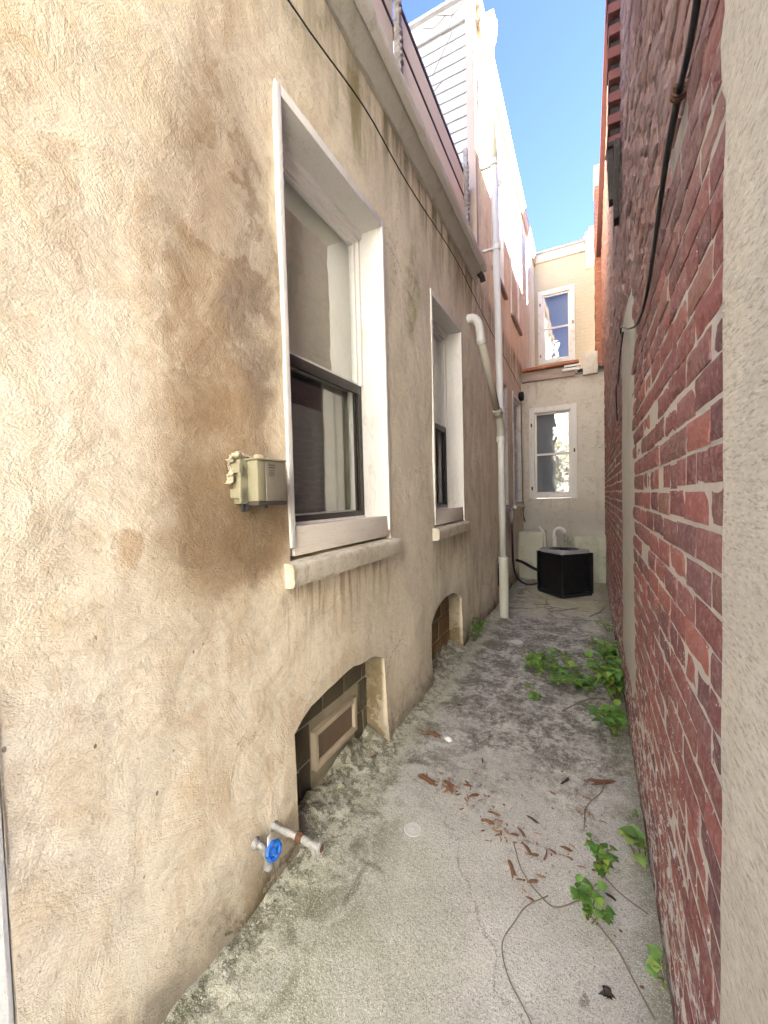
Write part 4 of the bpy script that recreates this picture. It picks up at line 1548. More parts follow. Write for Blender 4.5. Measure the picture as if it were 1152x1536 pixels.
# printed mark and small print
ze = 1.516
for row in range(6):
    y = 1.012
    while y < 1.012 + (.032 if row < 2 else .024):
        ln = rnd.uniform(.002, .006)
        h = .004 if row < 2 else .0018
        mb.box((x1 + .0011, y, ze), (x1 + .0018, y + ln, ze + h))
        y += ln + .0015
    ze -= .008 if row < 2 else .006
obj('print', mb, M['bronze'], cg)
for z in (1.41, 1.49):
    mb = MB()
    mb.box((XW + .005, .918, z), (XW + .05, .934, z + .03), .003)
    mb.tube([(XW + .044, .925, z - .008), (XW + .044, .925, z + .038)], .006, 8)
    obj('hinge', mb, M['boxp'], ub, auto=40)
for (gx, gy, za, zb) in ((.022, .955, 1.393, 1.365), (.028, .967, 1.39, 1.37), (.05, 1.03, 1.386, 1.376)):
    mb = MB()
    mb.tube([(XW + gx, gy, za), (XW + gx - .002, gy, zb)], .006, 8)
    obj('cable_gland', mb, M['black'], ub, auto=40)
mb = MB()
rnd = random.Random(9)
fp = bez([(XW + .012, 1.085, 1.542), (XW + .018, 1.04, 1.547), (XW + .014, .985, 1.545), (XW + .020, .94, 1.550), (XW + .016, .918, 1.538), (XW + .012, .911, 1.515), (XW + .018, .913, 1.49), (XW + .008, .912, 1.455)], 9)
mb.tube(fp, .01, 12, rs=[max(.004, (.0075 + .004 * mn.noise(Vector((i * .37, 3, 1)))) + .003 * mn.noise(Vector((i * 1.3, 9, 1)))) for i in range(len(fp))])
for q in range(len(mb.v)):
    p = Vector(mb.v[q])
    mb.v[q] = tuple(p + mn.noise_vector(p * 60) * .011 + mn.noise_vector(p * 150) * .007)
obj('foam_sealant', mb, M['foam'], ub, smooth=True)

# ------------------------------------------------------------------ hose tap
tp = thing('garden_tap', 'silver wall tap with a round blue handle and horizontal galvanised spout', 'tap', (XW, 1.03, .2))
mb = MB()
mb.tube(bez([(-1.04, .966, .236), (-1.0, .968, .236), (-.985, .972, .228), (-.983, .982, .20), (-.984, .992, .150)], 5), .0115, 12)
mb.lathe((-.984, .993, .150), (0, .1, -1), [(-.006, .013), (.0, .017), (.008, .017), (.012, .011)], 12)
mb.lathe((-1.018, .966, .236), (1, 0, 0), [(0, .021), (.004, .021), (.010, .015), (.02, .015)], 10)
mb.lathe((-.983, .978, .212), (.9, -.1, .2), [(-.012, .013), (.008, .014), (.012, .009)], 8)
obj('body', mb, M['lead'], tp, auto=50)
mb = MB()
ctr = Vector((-.955, .990, .214))
ax = Vector((.97, -.15, .16)).normalized()
mb.tube([(-.983, .980, .211), tuple(ctr + ax * .006)], .005, 8)
obj('valve_stem', mb, M['galv'], tp, smooth=True)
mb = MB()
u = ax.cross(Vector((0, 0, 1))).normalized()
w = ax.cross(u)
ring = [ctr + (u * math.cos(a) + w * math.sin(a)) * .025 * (1 + .07 * math.cos(8 * a)) for a in [2 * math.pi * k / 48 for k in range(49)]]
mb.tube(ring, .0072, 8, cap=False)
for k in range(4):
    a = k * math.pi / 2 + .4
    e = ctr + (u * math.cos(a) + w * math.sin(a)) * .024
    mb.tube([ctr, e], .0055, 6)
mb.lathe(ctr - ax * .006, ax, [(0, .009), (.013, .009), (.015, .004)], 10)
obj('handle', mb, M['blue'], tp, auto=60)
mb = MB()
mb.box((-.968, .972, .205), (-.965, .986, .268), .001, rot=Matrix.Rotation(R(-8), 3, 'X'))
obj('tag', mb, M['tagm'], tp)
px = lambda x, q=0: (x, 1.057 + .004 * math.sin(x * 40) + q, .227 + .003 * math.sin(x * 31 + 1))
mb = MB()
xs_ = [-1.04 + .008 * k for k in range(17)]
mb.tube([px(x) for x in xs_], .011, 12, rs=[.0105 + .0022 * (k % 3 == 0) + .003 * (k % 7 == 4) for k in range(17)])
mb.lathe((-1.018, 1.057, .227), (1, 0, 0), [(0, .019), (.006, .019), (.012, .013)], 10)
obj('connector', mb, M['galv'], tp, auto=60)
mb = MB()
mb.lathe(px(-.914), (1, 0, 0), [(0, .011), (.003, .0165), (.024, .0165), (.027, .011)], 8)
obj('rusty_union', mb, M['rust'], tp, auto=40)
mb = MB()
mb.tube([px(x) for x in (-.888, -.87, -.85, -.83, -.806)], .011, 12, rs=[.012, .0145, .011, .0115, .011])
mb.lathe(px(-.814), (1, 0, 0), [(0, .012), (.002, .019), (.008, .019), (.011, .013)], 14)
mb.tube([px(-.845), (-.842, 1.06, .20), (-.838, 1.062, .185)], .010, 10)
obj('spout', mb, M['galv'], tp, auto=50)
mb = MB()
mb.lathe((-.8028, 1.057 + .004 * math.sin(-.803 * 40), .227), (1, 0, 0), [(0, .012), (.0015, .011), (.0017, .0005)], 14)
obj('spout_mouth', mb, M['rust'], tp)

# ------------------------------------------------------------------ air conditioner
ac = thing('air_conditioner', 'black square outdoor air conditioner unit standing on the concrete at the alley end', 'air conditioner', (-.289, 6.07, .0))
ac.rotation_euler = (0, 0, R(43))
S, HT = .235, .625
mb = MB()
mb.box((-S + .012, -S + .012, .06), (S - .012, S - .012, HT - .04), .01)
obj('cabinet', mb, M['acm'], ac, raw=True)
mb = MB()
for sgn, axis in ((-1, 0), (1, 0), (-1, 1), (1, 1)):
    for k in range(21):
        z = .085 + k * .0245
        a, b = sgn * (S - .014), sgn * (S - .001)
        lo, hi = min(a, b), max(a, b)
        if axis == 0:
            mb.box((lo, -S + .03, z), (hi, S - .03, z + .010), .002)
        else:
            mb.box((-S + .03, lo, z), (S - .03, hi, z + .010), .002)
    for k in range(11):
        q = -S + .035 + k * (2 * S - .07) / 10
        a, b = sgn * (S - .013), sgn * (S - .004)
        lo, hi = min(a, b), max(a, b)
        if axis == 0:
            mb.box((lo, q - .003, .08), (hi, q + .003, HT - .05))
        else:
            mb.box((q - .003, lo, .08), (q + .003, hi, HT - .05))
obj('louvre', mb, M['acm'], ac, raw=True)
for sx in (-1, 1):
    for sy in (-1, 1):
        mb = MB()
        mb.box((sx * S - .022, sy * S - .022, .03), (sx * S + .004 * sx + .018, sy * S + .018, HT - .04), .008)
        obj('corner_post', mb, M['acm'], ac, raw=True, auto=40)
mb = MB()
mb.box((-S - .012, -S - .012, .0), (S + .012, S + .012, .055), .012)
obj('base', mb, M['acm'], ac, raw=True, auto=40)
# top: rounded square with a round mouth
mb = MB()
n = 48
vo, vi, vb = [], [], []
for k in range(n):
    a = 2 * math.pi * k / n
    cx, cy = math.cos(a), math.sin(a)
    s_ = (S + .012) / ((abs(cx) ** 7 + abs(cy) ** 7) ** (1 / 7))
    vo.append((cx * s_, cy * s_, HT - .012))
    vb.append((cx * s_, cy * s_, HT - .042))
    vi.append((cx * .195, cy * .195, HT + .004))
vd = [(p[0] * .97, p[1] * .97, HT - .08) for p in vi]
vm = [((a[0] * .94), (a[1] * .94), HT + .004) for a in vo]
mb.add(vb + vo + vm + vi + vd, [(j * n + k, j * n + (k + 1) % n, (j + 1) * n + (k + 1) % n, (j + 1) * n + k) for j in range(4) for k in range(n)])
obj('top_cover', mb, M['actop'], ac, raw=True, auto=50)
mb = MB()
for rr in (.06, .09, .12, .15, .178):
    mb.tube([(rr * math.cos(2 * math.pi * k / 40), rr * math.sin(2 * math.pi * k / 40), HT + .0 - .02 * (rr / .19) ** 2 + .012) for k in range(41)], .0028, 5, cap=False)
for k in range(8):
    a = 2 * math.pi * k / 8
    mb.tube([(.03 * math.cos(a), .03 * math.sin(a), HT + .012), (.195 * math.cos(a), .195 * math.sin(a), HT - .006)], .003, 5)
obj('fan_guard', mb, M['acm'], ac, raw=True, smooth=True)
mb = MB()
mb.lathe((0, 0, HT - .05), (0, 0, 1), [(0, .05), (.045, .05), (.062, .04), (.066, .01)], 20)
fn_ = obj('fan_hub', mb, M['acm'], ac, raw=True, auto=40)
for k in range(3):
    mb = MB()
    a = 2 * math.pi * k / 3
    mb.grid(lambda u, v: (v * math.cos(a + u), v * math.sin(a + u), HT - .045 + .03 * u), [i * .15 for i in range(7)], [.045, .09, .14, .18])
    obj('fan_blade', mb, M['acm'], fn_, raw=True, smooth=True)
mb = MB()
mb.lathe((0, 0, HT - .09), (0, 0, 1), [(0, .19), (.002, .19)], 30)
obj('fan_well', mb, M['black'], ac, raw=True)

# lines into the unit
mb = MB()
mb.tube(bez([(-1.0, 6.55, .36), (-.90, 6.5, .34), (-.72, 6.38, .27), (-.48, 6.2, .22)], 8), .022, 10)
tag(obj('insulated_pipe', mb, M['black'], smooth=True), 'thick black insulated pipe from the wall foot to the air conditioner', 'pipe')
wp = thing('power_cable', 'black power cable hanging from a grey wall fitting and looping to the air conditioner', 'cable', (-1.0, 6.0, 1.0))
mb = MB()
mb.tube(bez([(-.975, 6.02, 1.0), (-.97, 6.02, .7), (-.965, 6.03, .40), (-.93, 6.08, .19), (-.80, 6.15, .07), (-.62, 6.15, .10), (-.45, 6.1, .14)], 8), .014, 10)
obj('wire', mb, M['black'], wp, smooth=True)
mb = MB()
mb.box((-1.025, 5.97, 1.04), (-.945, 6.07, 1.20), .006)
mb.tube([(-.975, 6.02, .98), (-.975, 6.02, 1.05)], .02, 12)
obj('wall_fitting', mb, M['lead'], wp, auto=40)

# low walls behind the unit
def low_wall(x0, x1, zt, seed):
    mb = MB()
    mb.box((x0, 6.92, -.05), (x1, YB + .02, zt), .035)
    bm = bmesh.new()
    me = bpy.data.meshes.new('tmp')
    me.from_pydata(mb.v, [], mb.f)
    bm.from_mesh(me)
    bmesh.ops.recalc_face_normals(bm, faces=list(bm.faces))
    bmesh.ops.subdivide_edges(bm, edges=list(bm.edges), cuts=10, use_grid_fill=True)
    out = MB()
    bm.verts.index_update()
    out.add([tuple(v.co + mn.noise_vector(v.co * 6 + Vector((seed, 0, 0))) * .018) for v in bm.verts], [[v.index for v in f.verts] for f in bm.faces])
    bm.free()
    bpy.data.meshes.remove(me)
    return out


tag(obj('low_wall', low_wall(-1.03, -.63, .775, 1), M['lowwall'], smooth=True), 'low algae-tinted cement wall left of the air conditioner, below the rear window', 'low wall')
tag(obj('low_wall', low_wall(-.19, .27, .725, 9), M['lowwall'], smooth=True), 'low algae-tinted cement wall right of the air conditioner, against the brick wall', 'low wall')
mb = MB()
mb.tube(bez([(-.475, 7.1, .3), (-.475, 7.1, .72), (-.46, 7.1, .79), (-.405, 7.1, .825), (-.345, 7.1, .80), (-.325, 7.1, .755)], 8), .030, 14)
mb.lathe((-.475, 7.1, .66), (0, 0, 1), [(0, .036), (.05, .036)], 14)
tag(obj('vent_pipe', mb, M['pvc'], smooth=True), 'white gooseneck vent pipe curling over behind the air conditioner', 'pipe')
mb = MB()
mb.tube(bez([(-.62, 7.02, .45), (-.625, 7.0, .72), (-.65, 6.98, .80), (-.70, 6.97, .86)], 6), .02, 12)
tag(obj('drain_pipe', mb, M['pvc'], smooth=True), 'short bent white pipe leaning over the left low cement wall', 'pipe')

# ------------------------------------------------------------------ black cable on the brick wall
bc = thing('black_cable', 'thick black cable sagging down the brick wall to a loose thin end', 'cable', (.2, 1.0, 2.2))
mb = MB()
mb.tube(bez([(XR(.7) - .02, .74, 2.36), (XR(.87) - .02, .87, 2.21), (XR(1.08) - .012, 1.08, 2.24)], 8), .006, 10)
obj('upper_wire', mb, M['black'], bc, smooth=True)
mb = MB()
mb.tube(bez([(XR(1.08) - .012, 1.08, 2.24), (XR(1.2) - .016, 1.2, 2.20), (XR(1.33) - .014, 1.33, 2.165), (XR(1.6) - .012, 1.61, 2.07), (XR(1.9) - .014, 1.9, 2.07), (XR(2.2) - .02, 2.25, 2.17), (XR(2.6) - .03, 2.62, 2.31), (XR(2.8) - .03, 2.7, 2.30), (XR(2.5) - .03, 2.5, 2.24)], 8), .008, 10,
        rs=[.0078 - .0033 * min(1, k / 30) for k in range(65)])
obj('lower_wire', mb, M['black'], bc, smooth=True)
mb = MB()
mb.tube(bez([(XR(2.5) - .03, 2.52, 2.24), (XR(2.7) - .03, 2.75, 2.20), (XR(3) - .03, 2.98, 2.10), (XR(3.1) - .03, 3.2, 2.10), (XR(3.3) - .02, 3.3, 1.9)], 6), .004, 6)
obj('loose_end', mb, M['black'], bc, smooth=True)
mb = MB()
for k in range(3):
    mb.tube([(XR(1.08) - .012 + .013 * math.cos(a), 1.07 + k * .008, 2.243 + .013 * math.sin(a)) for a in [i * math.pi / 6 for i in range(13)]], .0022, 5, cap=False)
obj('clip', mb, M['rust'], bc, smooth=True)

# ------------------------------------------------------------------ plants
def leaf(mb, base, d, L, W, up=Vector((0, 0, 1)), droop=.3, fold=.25, serr=0.0, rnd=random):
    d = d.normalized()
    s = d.cross(up)
    if s.length < .05:
        s = Vector((1, 0, 0))
    s.normalize()
    nn = s.cross(d).normalized()
    n = 7
    prof = [0, .55, .9, 1.0, .88, .62, .3, 0]
    vs, fs = [], []
    for i in range(n + 1):
        t = i / n
        c = base + d * (L * t) - Vector((0, 0, 1)) * (droop * L * t * t) + nn * (.10 * L * math.sin(t * math.pi))
        w = prof[i] * W / 2 * (1 + serr * (1 if i % 2 else -1))
        vs += [c - s * w + nn * (w * fold), c, c + s * w + nn * (w * fold)]
    for i in range(n):
        a = i * 3
        fs += [(a, a + 1, a + 4, a + 3), (a + 1, a + 2, a + 5, a + 4)]
    g = rnd.uniform(.55, 1.25)
    ye = rnd.random() ** 3
    mb.add(vs, fs, (g * (1 + .9 * ye), g * (1 + .15 * ye), g * (1 - .2 * ye)))


def plant(name, label, loc, stems, leaves_per, L, W, spread, height, mat='leaf', seed=1, lean=(0, 0), group=None, trail=False, serr=.05, fern=False):
    rnd = random.Random(seed)
    root = thing(name, label, 'plant', loc, group)
    st, lf = MB(), MB()
    for k in range(stems):
        a = rnd.uniform(0, 2 * math.pi)
        r0 = rnd.uniform(0, .25) * spread
        p0 = Vector((math.cos(a) * r0, math.sin(a) * r0, 0))
        if trail:
            tip = Vector((lean[0], lean[1], 0)) * rnd.uniform(.5, 1.1) + Vector((math.cos(a), math.sin(a), 0)) * spread * rnd.uniform(.3, 1) + Vector((0, 0, height * rnd.uniform(.5, 1)))
        else:
            tip = p0 + Vector((lean[0] + math.cos(a) * spread * rnd.uniform(.3, 1), lean[1] + math.sin(a) * spread * rnd.uniform(.3, 1), height * rnd.uniform(.6, 1.1)))
        midp = (p0 + tip) / 2 + Vector((rnd.uniform(-1, 1) * spread * .2, rnd.uniform(-1, 1) * spread * .2, height * .25))
        path = bez([p0, midp, tip], 6)
        st.tube(path, .002, 5, rs=[.0026 - .0014 * i / len(path) for i in range(len(path))])
        for q in range(leaves_per):
            t = .25 + .75 * (q + rnd.random() * .6) / leaves_per
            b = path[min(len(path) - 1, int(t * (len(path) - 1)))]
            ang = rnd.uniform(0, 2 * math.pi)
            dr = Vector((math.cos(ang), math.sin(ang), rnd.uniform(-.1, .55)))
            sc_ = rnd.uniform(.65, 1.15)
            b2 = b + dr.normalized() * L * .22
            st.tube([b, b2], .0011, 4)
            if fern:
                for z_ in range(3):
                    d2 = Matrix.Rotation((z_ - 1) * .7, 3, 'Z') @ dr
                    leaf(lf, b2, d2, L * sc_ * (.8 if z_ != 1 else 1), W * sc_ * .7, droop=rnd.uniform(0, .3), serr=.25, rnd=rnd)
            else:
                leaf(lf, b2, dr, L * sc_, W * sc_, droop=rnd.uniform(.05, .45), fold=rnd.uniform(.05, .35), serr=serr, rnd=rnd)
    # never through the walls
    for mbx in (st, lf):
        for i, p in enumerate(mbx.v):
            x = p[0] + loc[0]
            y = p[1] + loc[1]
            lim = XR(y) - .012
            if x > lim:
                x = lim - .3 * (x - lim) * .3
            if x < XW + .03:
                x = XW + .03
            z = max(p[2] + loc[2], ground_z(x, y) + .003)
            mbx.v[i] = (x - loc[0], p[1], z - loc[2])
    obj('stem', st, M['stem'], root, raw=True, smooth=True)
    obj('foliage', lf, M[mat], root, raw=True, smooth=True)
    return root


def gz(x, y):
    return (x, y, ground_z(x, y))


GW = 'weeds growing along the brick wall'
plant('weed', 'round-leaved green weed on bare concrete, nearest of the pale-stemmed pair', gz(-.005, 1.41), 6, 6, .036, .032, .055, .11, 'leaf', 21, serr=.02)
plant('weed', 'small upright round-leaved weed rooted just behind the nearest round-leaved weed', gz(.03, 1.60), 6, 7, .033, .026, .055, .13, 'leaf', 22, serr=.02)
plant('weed', 'broad pointed-leaf pale green weed at the brick wall foot near the camera', gz(.175, 1.70), 3, 4, .075, .056, .06, .12, 'leaf_pale', 23, lean=(-.06, 0), serr=.04)
plant('weed', 'small heart-leaved weed in the crack at the foot of the brick wall, bottom right', gz(.188, 1.30), 2, 4, .042, .038, .03, .07, 'leaf_pale', 24, lean=(-.02, 0), serr=.03)
plant('weed', 'tiny light green seedling at the brick wall above the pale weed', gz(.185, 1.95), 1, 4, .022, .016, .012, .03, 'leaf_pale', 25)
plant('weed', 'bushy bright green weed clump at the brick wall below the cement strip', gz(.17, 3.0), 16, 10, .078, .050, .13, .28, 'leaf', 26, lean=(-.07, 0), serr=.05)
plant('weed', 'leafy weed clump just beyond the bushy one along the brick wall', gz(.18, 3.42), 12, 9, .07, .042, .13, .25, 'leaf', 27, lean=(-.06, 0), serr=.06)
plant('weed', 'low bright weed at the front end of the brick wall clump', gz(.14, 2.58), 8, 7, .062, .045, .09, .15, 'leaf', 28, lean=(-.03, 0), serr=.1)
plant('vine', 'trailing leafy vine creeping over the dirt in the middle of the alley', gz(-.33, 3.35), 12, 8, .068, .050, .24, .10, 'leaf', 29, lean=(.06, .02), trail=True, serr=.05)
plant('vine', 'sparse trailing vine reaching from the brick wall clump toward the alley middle', gz(.05, 3.15), 13, 9, .055, .036, .20, .09, 'leaf', 30, lean=(-.24, -.02), trail=True, serr=.1)
plant('weed', 'small round-leaved sprout standing alone in front of the trailing vine', gz(-.33, 2.82), 2, 5, .055, .045, .035, .06, 'leaf', 31, serr=.03)
plant('weed', 'feathery green weed growing at the foot of the second cellar opening', gz(-.97, 3.72), 7, 8, .05, .026, .09, .22, 'leaf', 32, lean=(.05, 0), fern=True)
plant('weed', 'thin weeds along the far brick wall foot beyond the cement strip', gz(.19, 4.5), 6, 7, .045, .025, .12, .12, 'leaf_pale', 33, lean=(-.05, 0))
plant('weed', 'sparse low weed between the leafy clump and the far thin weeds', gz(.16, 3.95), 4, 6, .05, .03, .10, .10, 'leaf', 34, lean=(-.05, 0))
plant('shrub', 'bit of bright green bush showing behind the air conditioner by the white gooseneck pipe', gz(-.30, 7.26), 8, 10, .06, .04, .09, .72, 'leaf_pale', 35)


# ------------------------------------------------------------------ wood scraps on the paving
def splinter_mesh(L, W, H, seed):
    """a torn sliver: ragged ends, flat split faces"""
    rnd = random.Random(seed)
    mb = MB()
    for q in range(rnd.choice((1, 2, 2, 3))):
        n = 5
        vs, fs = [], []
        l2, w2 = L * rnd.uniform(.6, 1), W * rnd.uniform(.45, .8)
        ox, oy, oz = rnd.uniform(-.4, .4) * W, rnd.uniform(-.2, .2) * L, q * H * .35
        ang = rnd.uniform(-.16, .16)
        bend = rnd.uniform(-.12, .12) * L
        for i in range(n):
            t = i / (n - 1)
            k = 1.0 if 0 < i < n - 1 else rnd.uniform(.2, .75)
            y = (t - .5) * l2
            for (sx, sz) in ((-1, -1), (1, -1), (1, .8), (0.2, 1.1), (-1, .9)):
                px = bend * (t - .5) ** 2 * 4 + sx * w2 / 2 * k * rnd.uniform(.75, 1.15)
                py = y + (rnd.uniform(-.12, .12) * l2 if i in (0, n - 1) else 0)
                vs.append((ox + px * math.cos(ang) - py * math.sin(ang), oy + px * math.sin(ang) + py * math.cos(ang), oz + H / 2 + sz * H / 2 * k * rnd.uniform(.7, 1.1)))
        m = 5
        for i in range(n - 1):
            for k in range(m):
                fs.append((i * m + k, i * m + (k + 1) % m, (i + 1) * m + (k + 1) % m, (i + 1) * m + k))
        fs.append(tuple(range(m)))
        fs.append(tuple((n - 1) * m + k for k in range(m)))
        mb.add(vs, fs)
    return mb


protos = []


def scrap(i, x, y, rz, s, label, group, dz=0.0, tilt=0.0, name='wood_splinter', cat='wood splinter'):
    if i < len(protos):
        me = protos[i]
    o = bpy.data.objects.new(name, protos[i])
    col.objects.link(o)
    o.location = (x, y, ground_z(x, y) + .001 + dz)
    o.rotation_euler = (tilt, 0, rz)
    o.scale = (s, s, s)
    return tag(o, label, cat, group)


for k, (L, W, H, mt) in enumerate([(.07, .013, .007, 'chip'), (.045, .013, .007, 'chip_pale'), (.03, .010, .007, 'chip'), (.055, .007, .005, 'chip_pale'), (.10, .014, .009, 'chip'), (.05, .011, .006, 'chip_dark'), (.020, .011, .007, 'chip'), (.09, .010, .006, 'chip_dark')]):
    t_ = obj('wood_splinter', splinter_mesh(L, W, H, 40 + k), M[mt], auto=50)
    protos.append(t_.data)
    bpy.data.objects.remove(t_)
rnd = random.Random(77)
CLUST = [  # x, y, rx, ry, n, label, choices
    (-.60, 1.79, .10, .05, 38, 'brown rotten wood splinter heaped in the pile beyond the cloudy disc', (0, 1, 2, 3, 4, 5, 1, 2)),
    (-.83, 2.16, .07, .07, 16, 'wood splinter in the loose scatter beside the first cellar window', (0, 1, 2, 3, 7)),
    (-.47, 1.72, .09, .12, 18, 'wood chip strewn between the two big splinter piles', (1, 2, 3, 6)),
    (-.34, 1.64, .06, .09, 36, 'orange-brown wood chip in the pile at the middle of the path', (0, 1, 2, 3, 6, 1)),
    (-.13, 1.62, .10, .07, 28, 'wood chip in the scatter left of the round-leaved weeds', (0, 1, 2, 3, 6)),
    (-.01, 1.90, .05, .08, 20, 'brown chip in the small heap toward the brick wall', (1, 2, 6, 3)),
    (-.20, 1.95, .30, .20, 12, 'stray wood chip on open concrete among the piles', (1, 2, 6)),
    (-.70, 2.5, .20, .25, 10, 'small chip on the dirty paving past the first cellar window', (1, 2, 6, 5)),
    (-.2, 1.45, .06, .06, 8, 'wood chip beside the curled dry vine', (0, 1, 6)),
    (.05, 1.35, .09, .22, 7, 'dark crumb of wood on the near paving by the brick wall', (5, 6)),
]
for (cx, cy, rx, ry, n, lab, chs) in CLUST:
    for k in range(n):
        x, y = rnd.gauss(cx, rx * .55), rnd.gauss(cy, ry * .55)
        x = max(XW + .06, min(XR(y) - .03, x))
        scrap(rnd.choice(chs), x, y, rnd.gauss(1.25, .75), rnd.uniform(.3, .8), lab, lab + 's', dz=rnd.uniform(0, .008), tilt=rnd.uniform(-.12, .12))
for (i, x, y, rz, s, lab) in [(7, -.10, 2.07, -.55, 1.1, 'black charred stick lying alone on the concrete'),
                              (4, .07, 2.13, -1.1, 1.25, 'long reddish stick near the brick wall foot'),
                              (7, -.22, 1.76, 1.1, .9, 'dark flat stick left of the long reddish stick'),
                              (4, -.72, 1.80, 1.35, 1.1, 'long pale splinter at the left end of the big splinter pile'),
                              (4, -.82, 2.17, 1.35, 1.0, 'long reddish splinter by the white lime lump'),
                              (4, -.26, 1.49, .45, .75, 'orange splinter pointing at the curled dry vine'),
                              (5, -.50, 2.06, .3, .8, 'small black chip alone right of the first cellar window'),
                              (6, -.60, 2.25, .2, 1.4, 'single orange chip alone on the dusty paving')]:
    scrap(i, x, y, rz, s, lab, None, name='stick' if s > .9 else 'wood_splinter', cat='stick' if s > .9 else 'wood splinter')


def twig(name, label, pts, r, mat='twig', cat='twig'):
    mb = MB()
    pp = [Vector((x, y, ground_z(x, y) + h)) for (x, y, h) in pts]
    path = bez(pp, 8)
    for p in path:
        p.z = max(p.z, ground_z(p.x, p.y) + r * .7)
    mb.tube(path, r, 6)
    return tag(obj(name, mb, M[mat], smooth=True), label, cat)


twig('dry_vine', 'long thin curled dry vine snaking down the near concrete', [(-.13, 1.43, .01), (-.19, 1.36, .015), (-.22, 1.30, .004), (-.245, 1.22, .003), (-.215, 1.14, .003), (-.16, 1.08, .004), (-.12, 1.03, .003), (-.115, .98, .003)], .0017, cat='vine')
twig('dry_vine', 'dry vine running from the wood chips past the curled vine to the weeds', [(-.27, 1.60, .004), (-.22, 1.48, .012), (-.15, 1.42, .008), (-.10, 1.40, .012), (-.03, 1.46, .01)], .0024, cat='vine')
twig('twig', 'pale straight twig from the nearest round-leaved weed toward the lower right', [(.0, 1.42, .01), (.07, 1.35, .008), (.11, 1.28, .003), (.15, 1.20, .003)], .0022)
twig('twig', 'thin twig from the small upright weed to the brick wall', [(.03, 1.61, .01), (.09, 1.55, .006), (.17, 1.50, .004)], .0018)
twig('twig', 'bent dark twig under the long reddish stick', [(-.02, 1.80, .004), (-.01, 1.93, .008), (.05, 2.05, .008), (.07, 2.16, .015)], .0022)
twig('twig', 'long twig lying on mossy paving in front of the air conditioner', [(-.42, 5.05, .004), (-.25, 5.16, .006), (-.10, 5.32, .008)], .006)
twig('twig', 'dark twig left of the long one in front of the air conditioner', [(-.62, 5.32, .004), (-.42, 5.36, .006)], .006)
twig('twig', 'twig leaning out from the far brick wall on mossy paving', [(.02, 5.0, .004), (.12, 5.2, .008), (.18, 5.42, .01)], .007)
twig('twig', 'thin bare stem crossing the trailing vine', [(-.15, 2.75, .006), (-.02, 2.95, .01), (.10, 3.02, .008)], .003)
# dead leaf
mb = MB()
for k in range(3):
    leaf(mb, Vector(gz(.03 + k * .012, 1.20)) + Vector((0, 0, .006)), Vector((math.cos(k * 1.3 + .4), math.sin(k * 1.3 + .4), .3)), .04, .022, droop=.5, fold=.9)
tag(obj('dead_leaf', mb, M['chip_dark'], smooth=True), 'curled dark dead leaf on the near concrete', 'leaf')


# plastic discs
def disc(x, y, r, label):
    mb = MB()
    z = ground_z(x, y)
    mb.lathe((x, y, z - .004), (0.02, .03, 1), [(0, r), (.0055, r), (.0068, r - .003), (.0052, r - .010), (.006, r * .4), (.007, r * .12), (.010, r * .10), (.0105, .001)], 36)
    tag(obj('disc', mb, M['disc'], auto=35), label, 'disc')


disc(-.662, 1.497, .037, 'cloudy round plastic disc in the near concrete by the splinter pile')
disc(-.60, 3.895, .055, 'pale round disc in dirty paving beyond the trailing vine')

# lime crumbs and grit
rnd = random.Random(15)
mb = MB()


def lump(mb, c, r, flat=.6):
    o = len(mb.v)
    mb.lathe((c[0], c[1], c[2] - r * flat), (rnd.uniform(-.2, .2), rnd.uniform(-.2, .2), 1), [(0, .1 * r), (r * .25 * flat, r * .75), (r * flat, r), (r * 1.7 * flat, r * .7), (r * 2 * flat, r * .08)], 7)
    for q in range(o, len(mb.v)):
        p = Vector(mb.v[q])
        mb.v[q] = tuple(p + mn.noise_vector(p / max(r, .004) * .8) * r * .4)


for k in range(900):
    u = rnd.random()
    y = .7 + 4.4 * u ** 1.5
    x = XW + .03 + abs(rnd.gauss(0, .06)) if k % 2 else rnd.uniform(XW + .05, XR(y) - .02)
    r = rnd.uniform(.0018, .005) * (1 if k % 2 else .8)
    lump(mb, (x, y, ground_z(x, y)), r)
kind(obj('gravel', mb, M['stone'], smooth=True), 'stuff')
mb = MB()
for k in range(80):
    y = rnd.choice((1.14, 1.28, 1.40, 1.55, 1.02, .8, 1.75, 2.05)) + rnd.gauss(0, .05)
    x = XW + .05 + abs(rnd.gauss(0, .045)) + (.03 if 1.1 < y < 1.5 else 0)
    lump(mb, (x, y, ground_z(x, y) - .004), rnd.uniform(.004, .012), .45)
kind(obj('mortar_rubble', mb, M['stone'], smooth=True), 'stuff')
mb = MB()
lump(mb, (-.72, 2.16, ground_z(-.72, 2.16)), .028, .6)
tag(obj('lime_lump', mb, M['white_wall'], smooth=True), 'white crumbled lime lump on the dusty paving', 'lump')

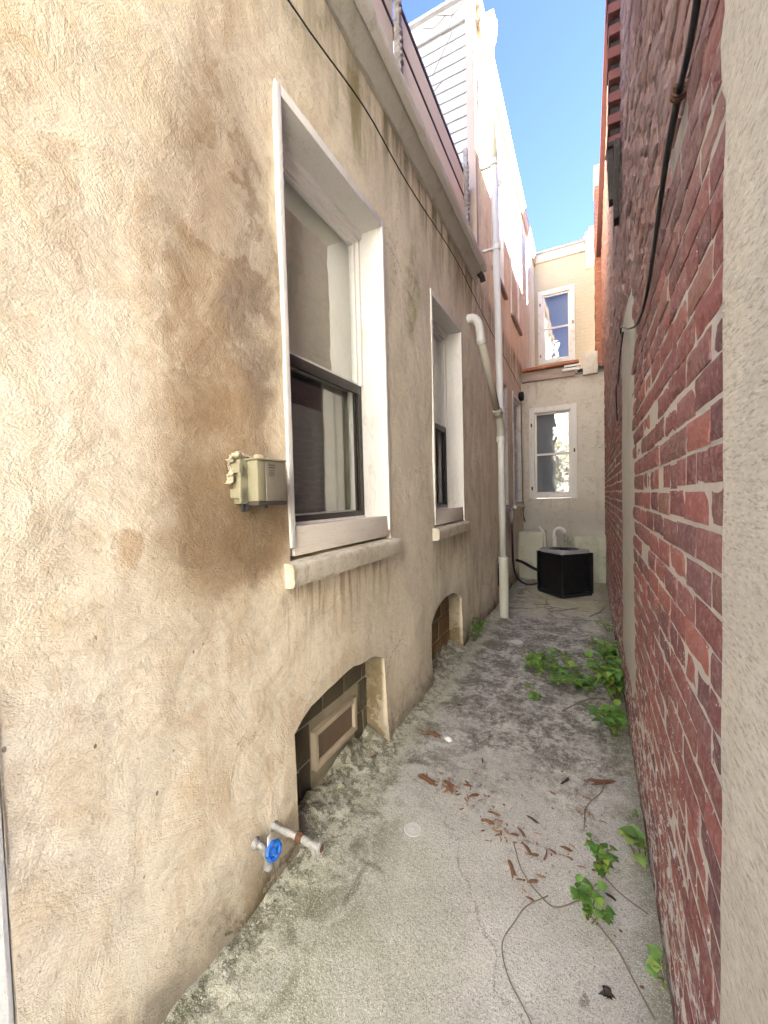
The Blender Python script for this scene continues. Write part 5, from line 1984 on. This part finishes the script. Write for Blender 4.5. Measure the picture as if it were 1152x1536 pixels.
# ------------------------------------------------------------------ behind the camera: house added to bounce sun, tree mirrored in the glass
yh = thing('bounce_house', 'unseen pale house added behind the camera to bounce sunlight into the alley', 'building', (0, -5.5, -.06))
mb = MB()
mb.box((-2.9, -9, -.06), (3.4, -5.5, 8.6), .02)
obj('wall', mb, M['bounce_wall'], yh)
mb = MB()
mb.box((-3.1, -9.2, 8.6), (3.6, -5.3, 8.8), .02)
obj('roof', mb, M['roof'], yh)
for (x, z) in ((-2.4, 4.2), (.6, 4.2), (-2.4, 6.8), (.6, 6.8)):
    mb = MB()
    for q in (x, x + .84):
        mb.box((q, -5.53, z), (q + .06, -5.46, z + 1.5), .005)
    mb.box((x + .06, -5.53, z), (x + .84, -5.46, z + .06), .005)
    mb.box((x + .06, -5.53, z + .72), (x + .84, -5.46, z + .78), .005)
    mb.box((x + .06, -5.53, z + 1.44), (x + .84, -5.46, z + 1.5), .005)
    w = obj('window', mb, M['white'], yh)
    mb = MB()
    mb.box((x + .05, -5.52, z + .05), (x + .85, -5.485, z + 1.45))
    obj('pane', mb, M['greyboard'], w)
TX, TY = -1.5, -3.9
tree = thing('tree', 'small leafy tree in the yard mirrored in the rear window', 'tree', (TX, TY, -.06))
mb = MB()
mb.tube([(TX, TY, -.06), (TX + .03, TY, 1.0), (TX - .04, TY - .05, 2.0), (TX + .1, TY, 3.2)], .09, 10, rs=[.10, .08, .06, .03])
for k in range(9):
    a = k * 2.4
    mb.tube([(TX, TY, 1.3 + k * .18), (TX + math.cos(a) * .4, TY + math.sin(a) * .4, 1.8 + k * .18), (TX + math.cos(a) * .75, TY + math.sin(a) * .75, 2.1 + k * .2)], .02, 6, rs=[.03, .02, .008])
obj('trunk', mb, M['bark'], tree, smooth=True)
mb = MB()
rnd = random.Random(8)
for k in range(2800):
    a, b, q = rnd.uniform(0, 6.28), rnd.uniform(-1, 1), rnd.random() ** .4
    cl = mn.noise(Vector((math.cos(a) * 2, math.sin(a) * 2, b * 3)))
    rr = 1.45 * q * (1 + .45 * cl)
    s = math.sqrt(1 - b * b)
    c = Vector((TX + rr * s * math.cos(a), TY + rr * s * math.sin(a), 2.5 + rr * b * 1.0))
    leaf(mb, c, Vector((rnd.uniform(-1, 1), rnd.uniform(-1, 1), rnd.uniform(-.6, .6))), .13, .07)
obj('crown', mb, M['leaf_tree'], tree)
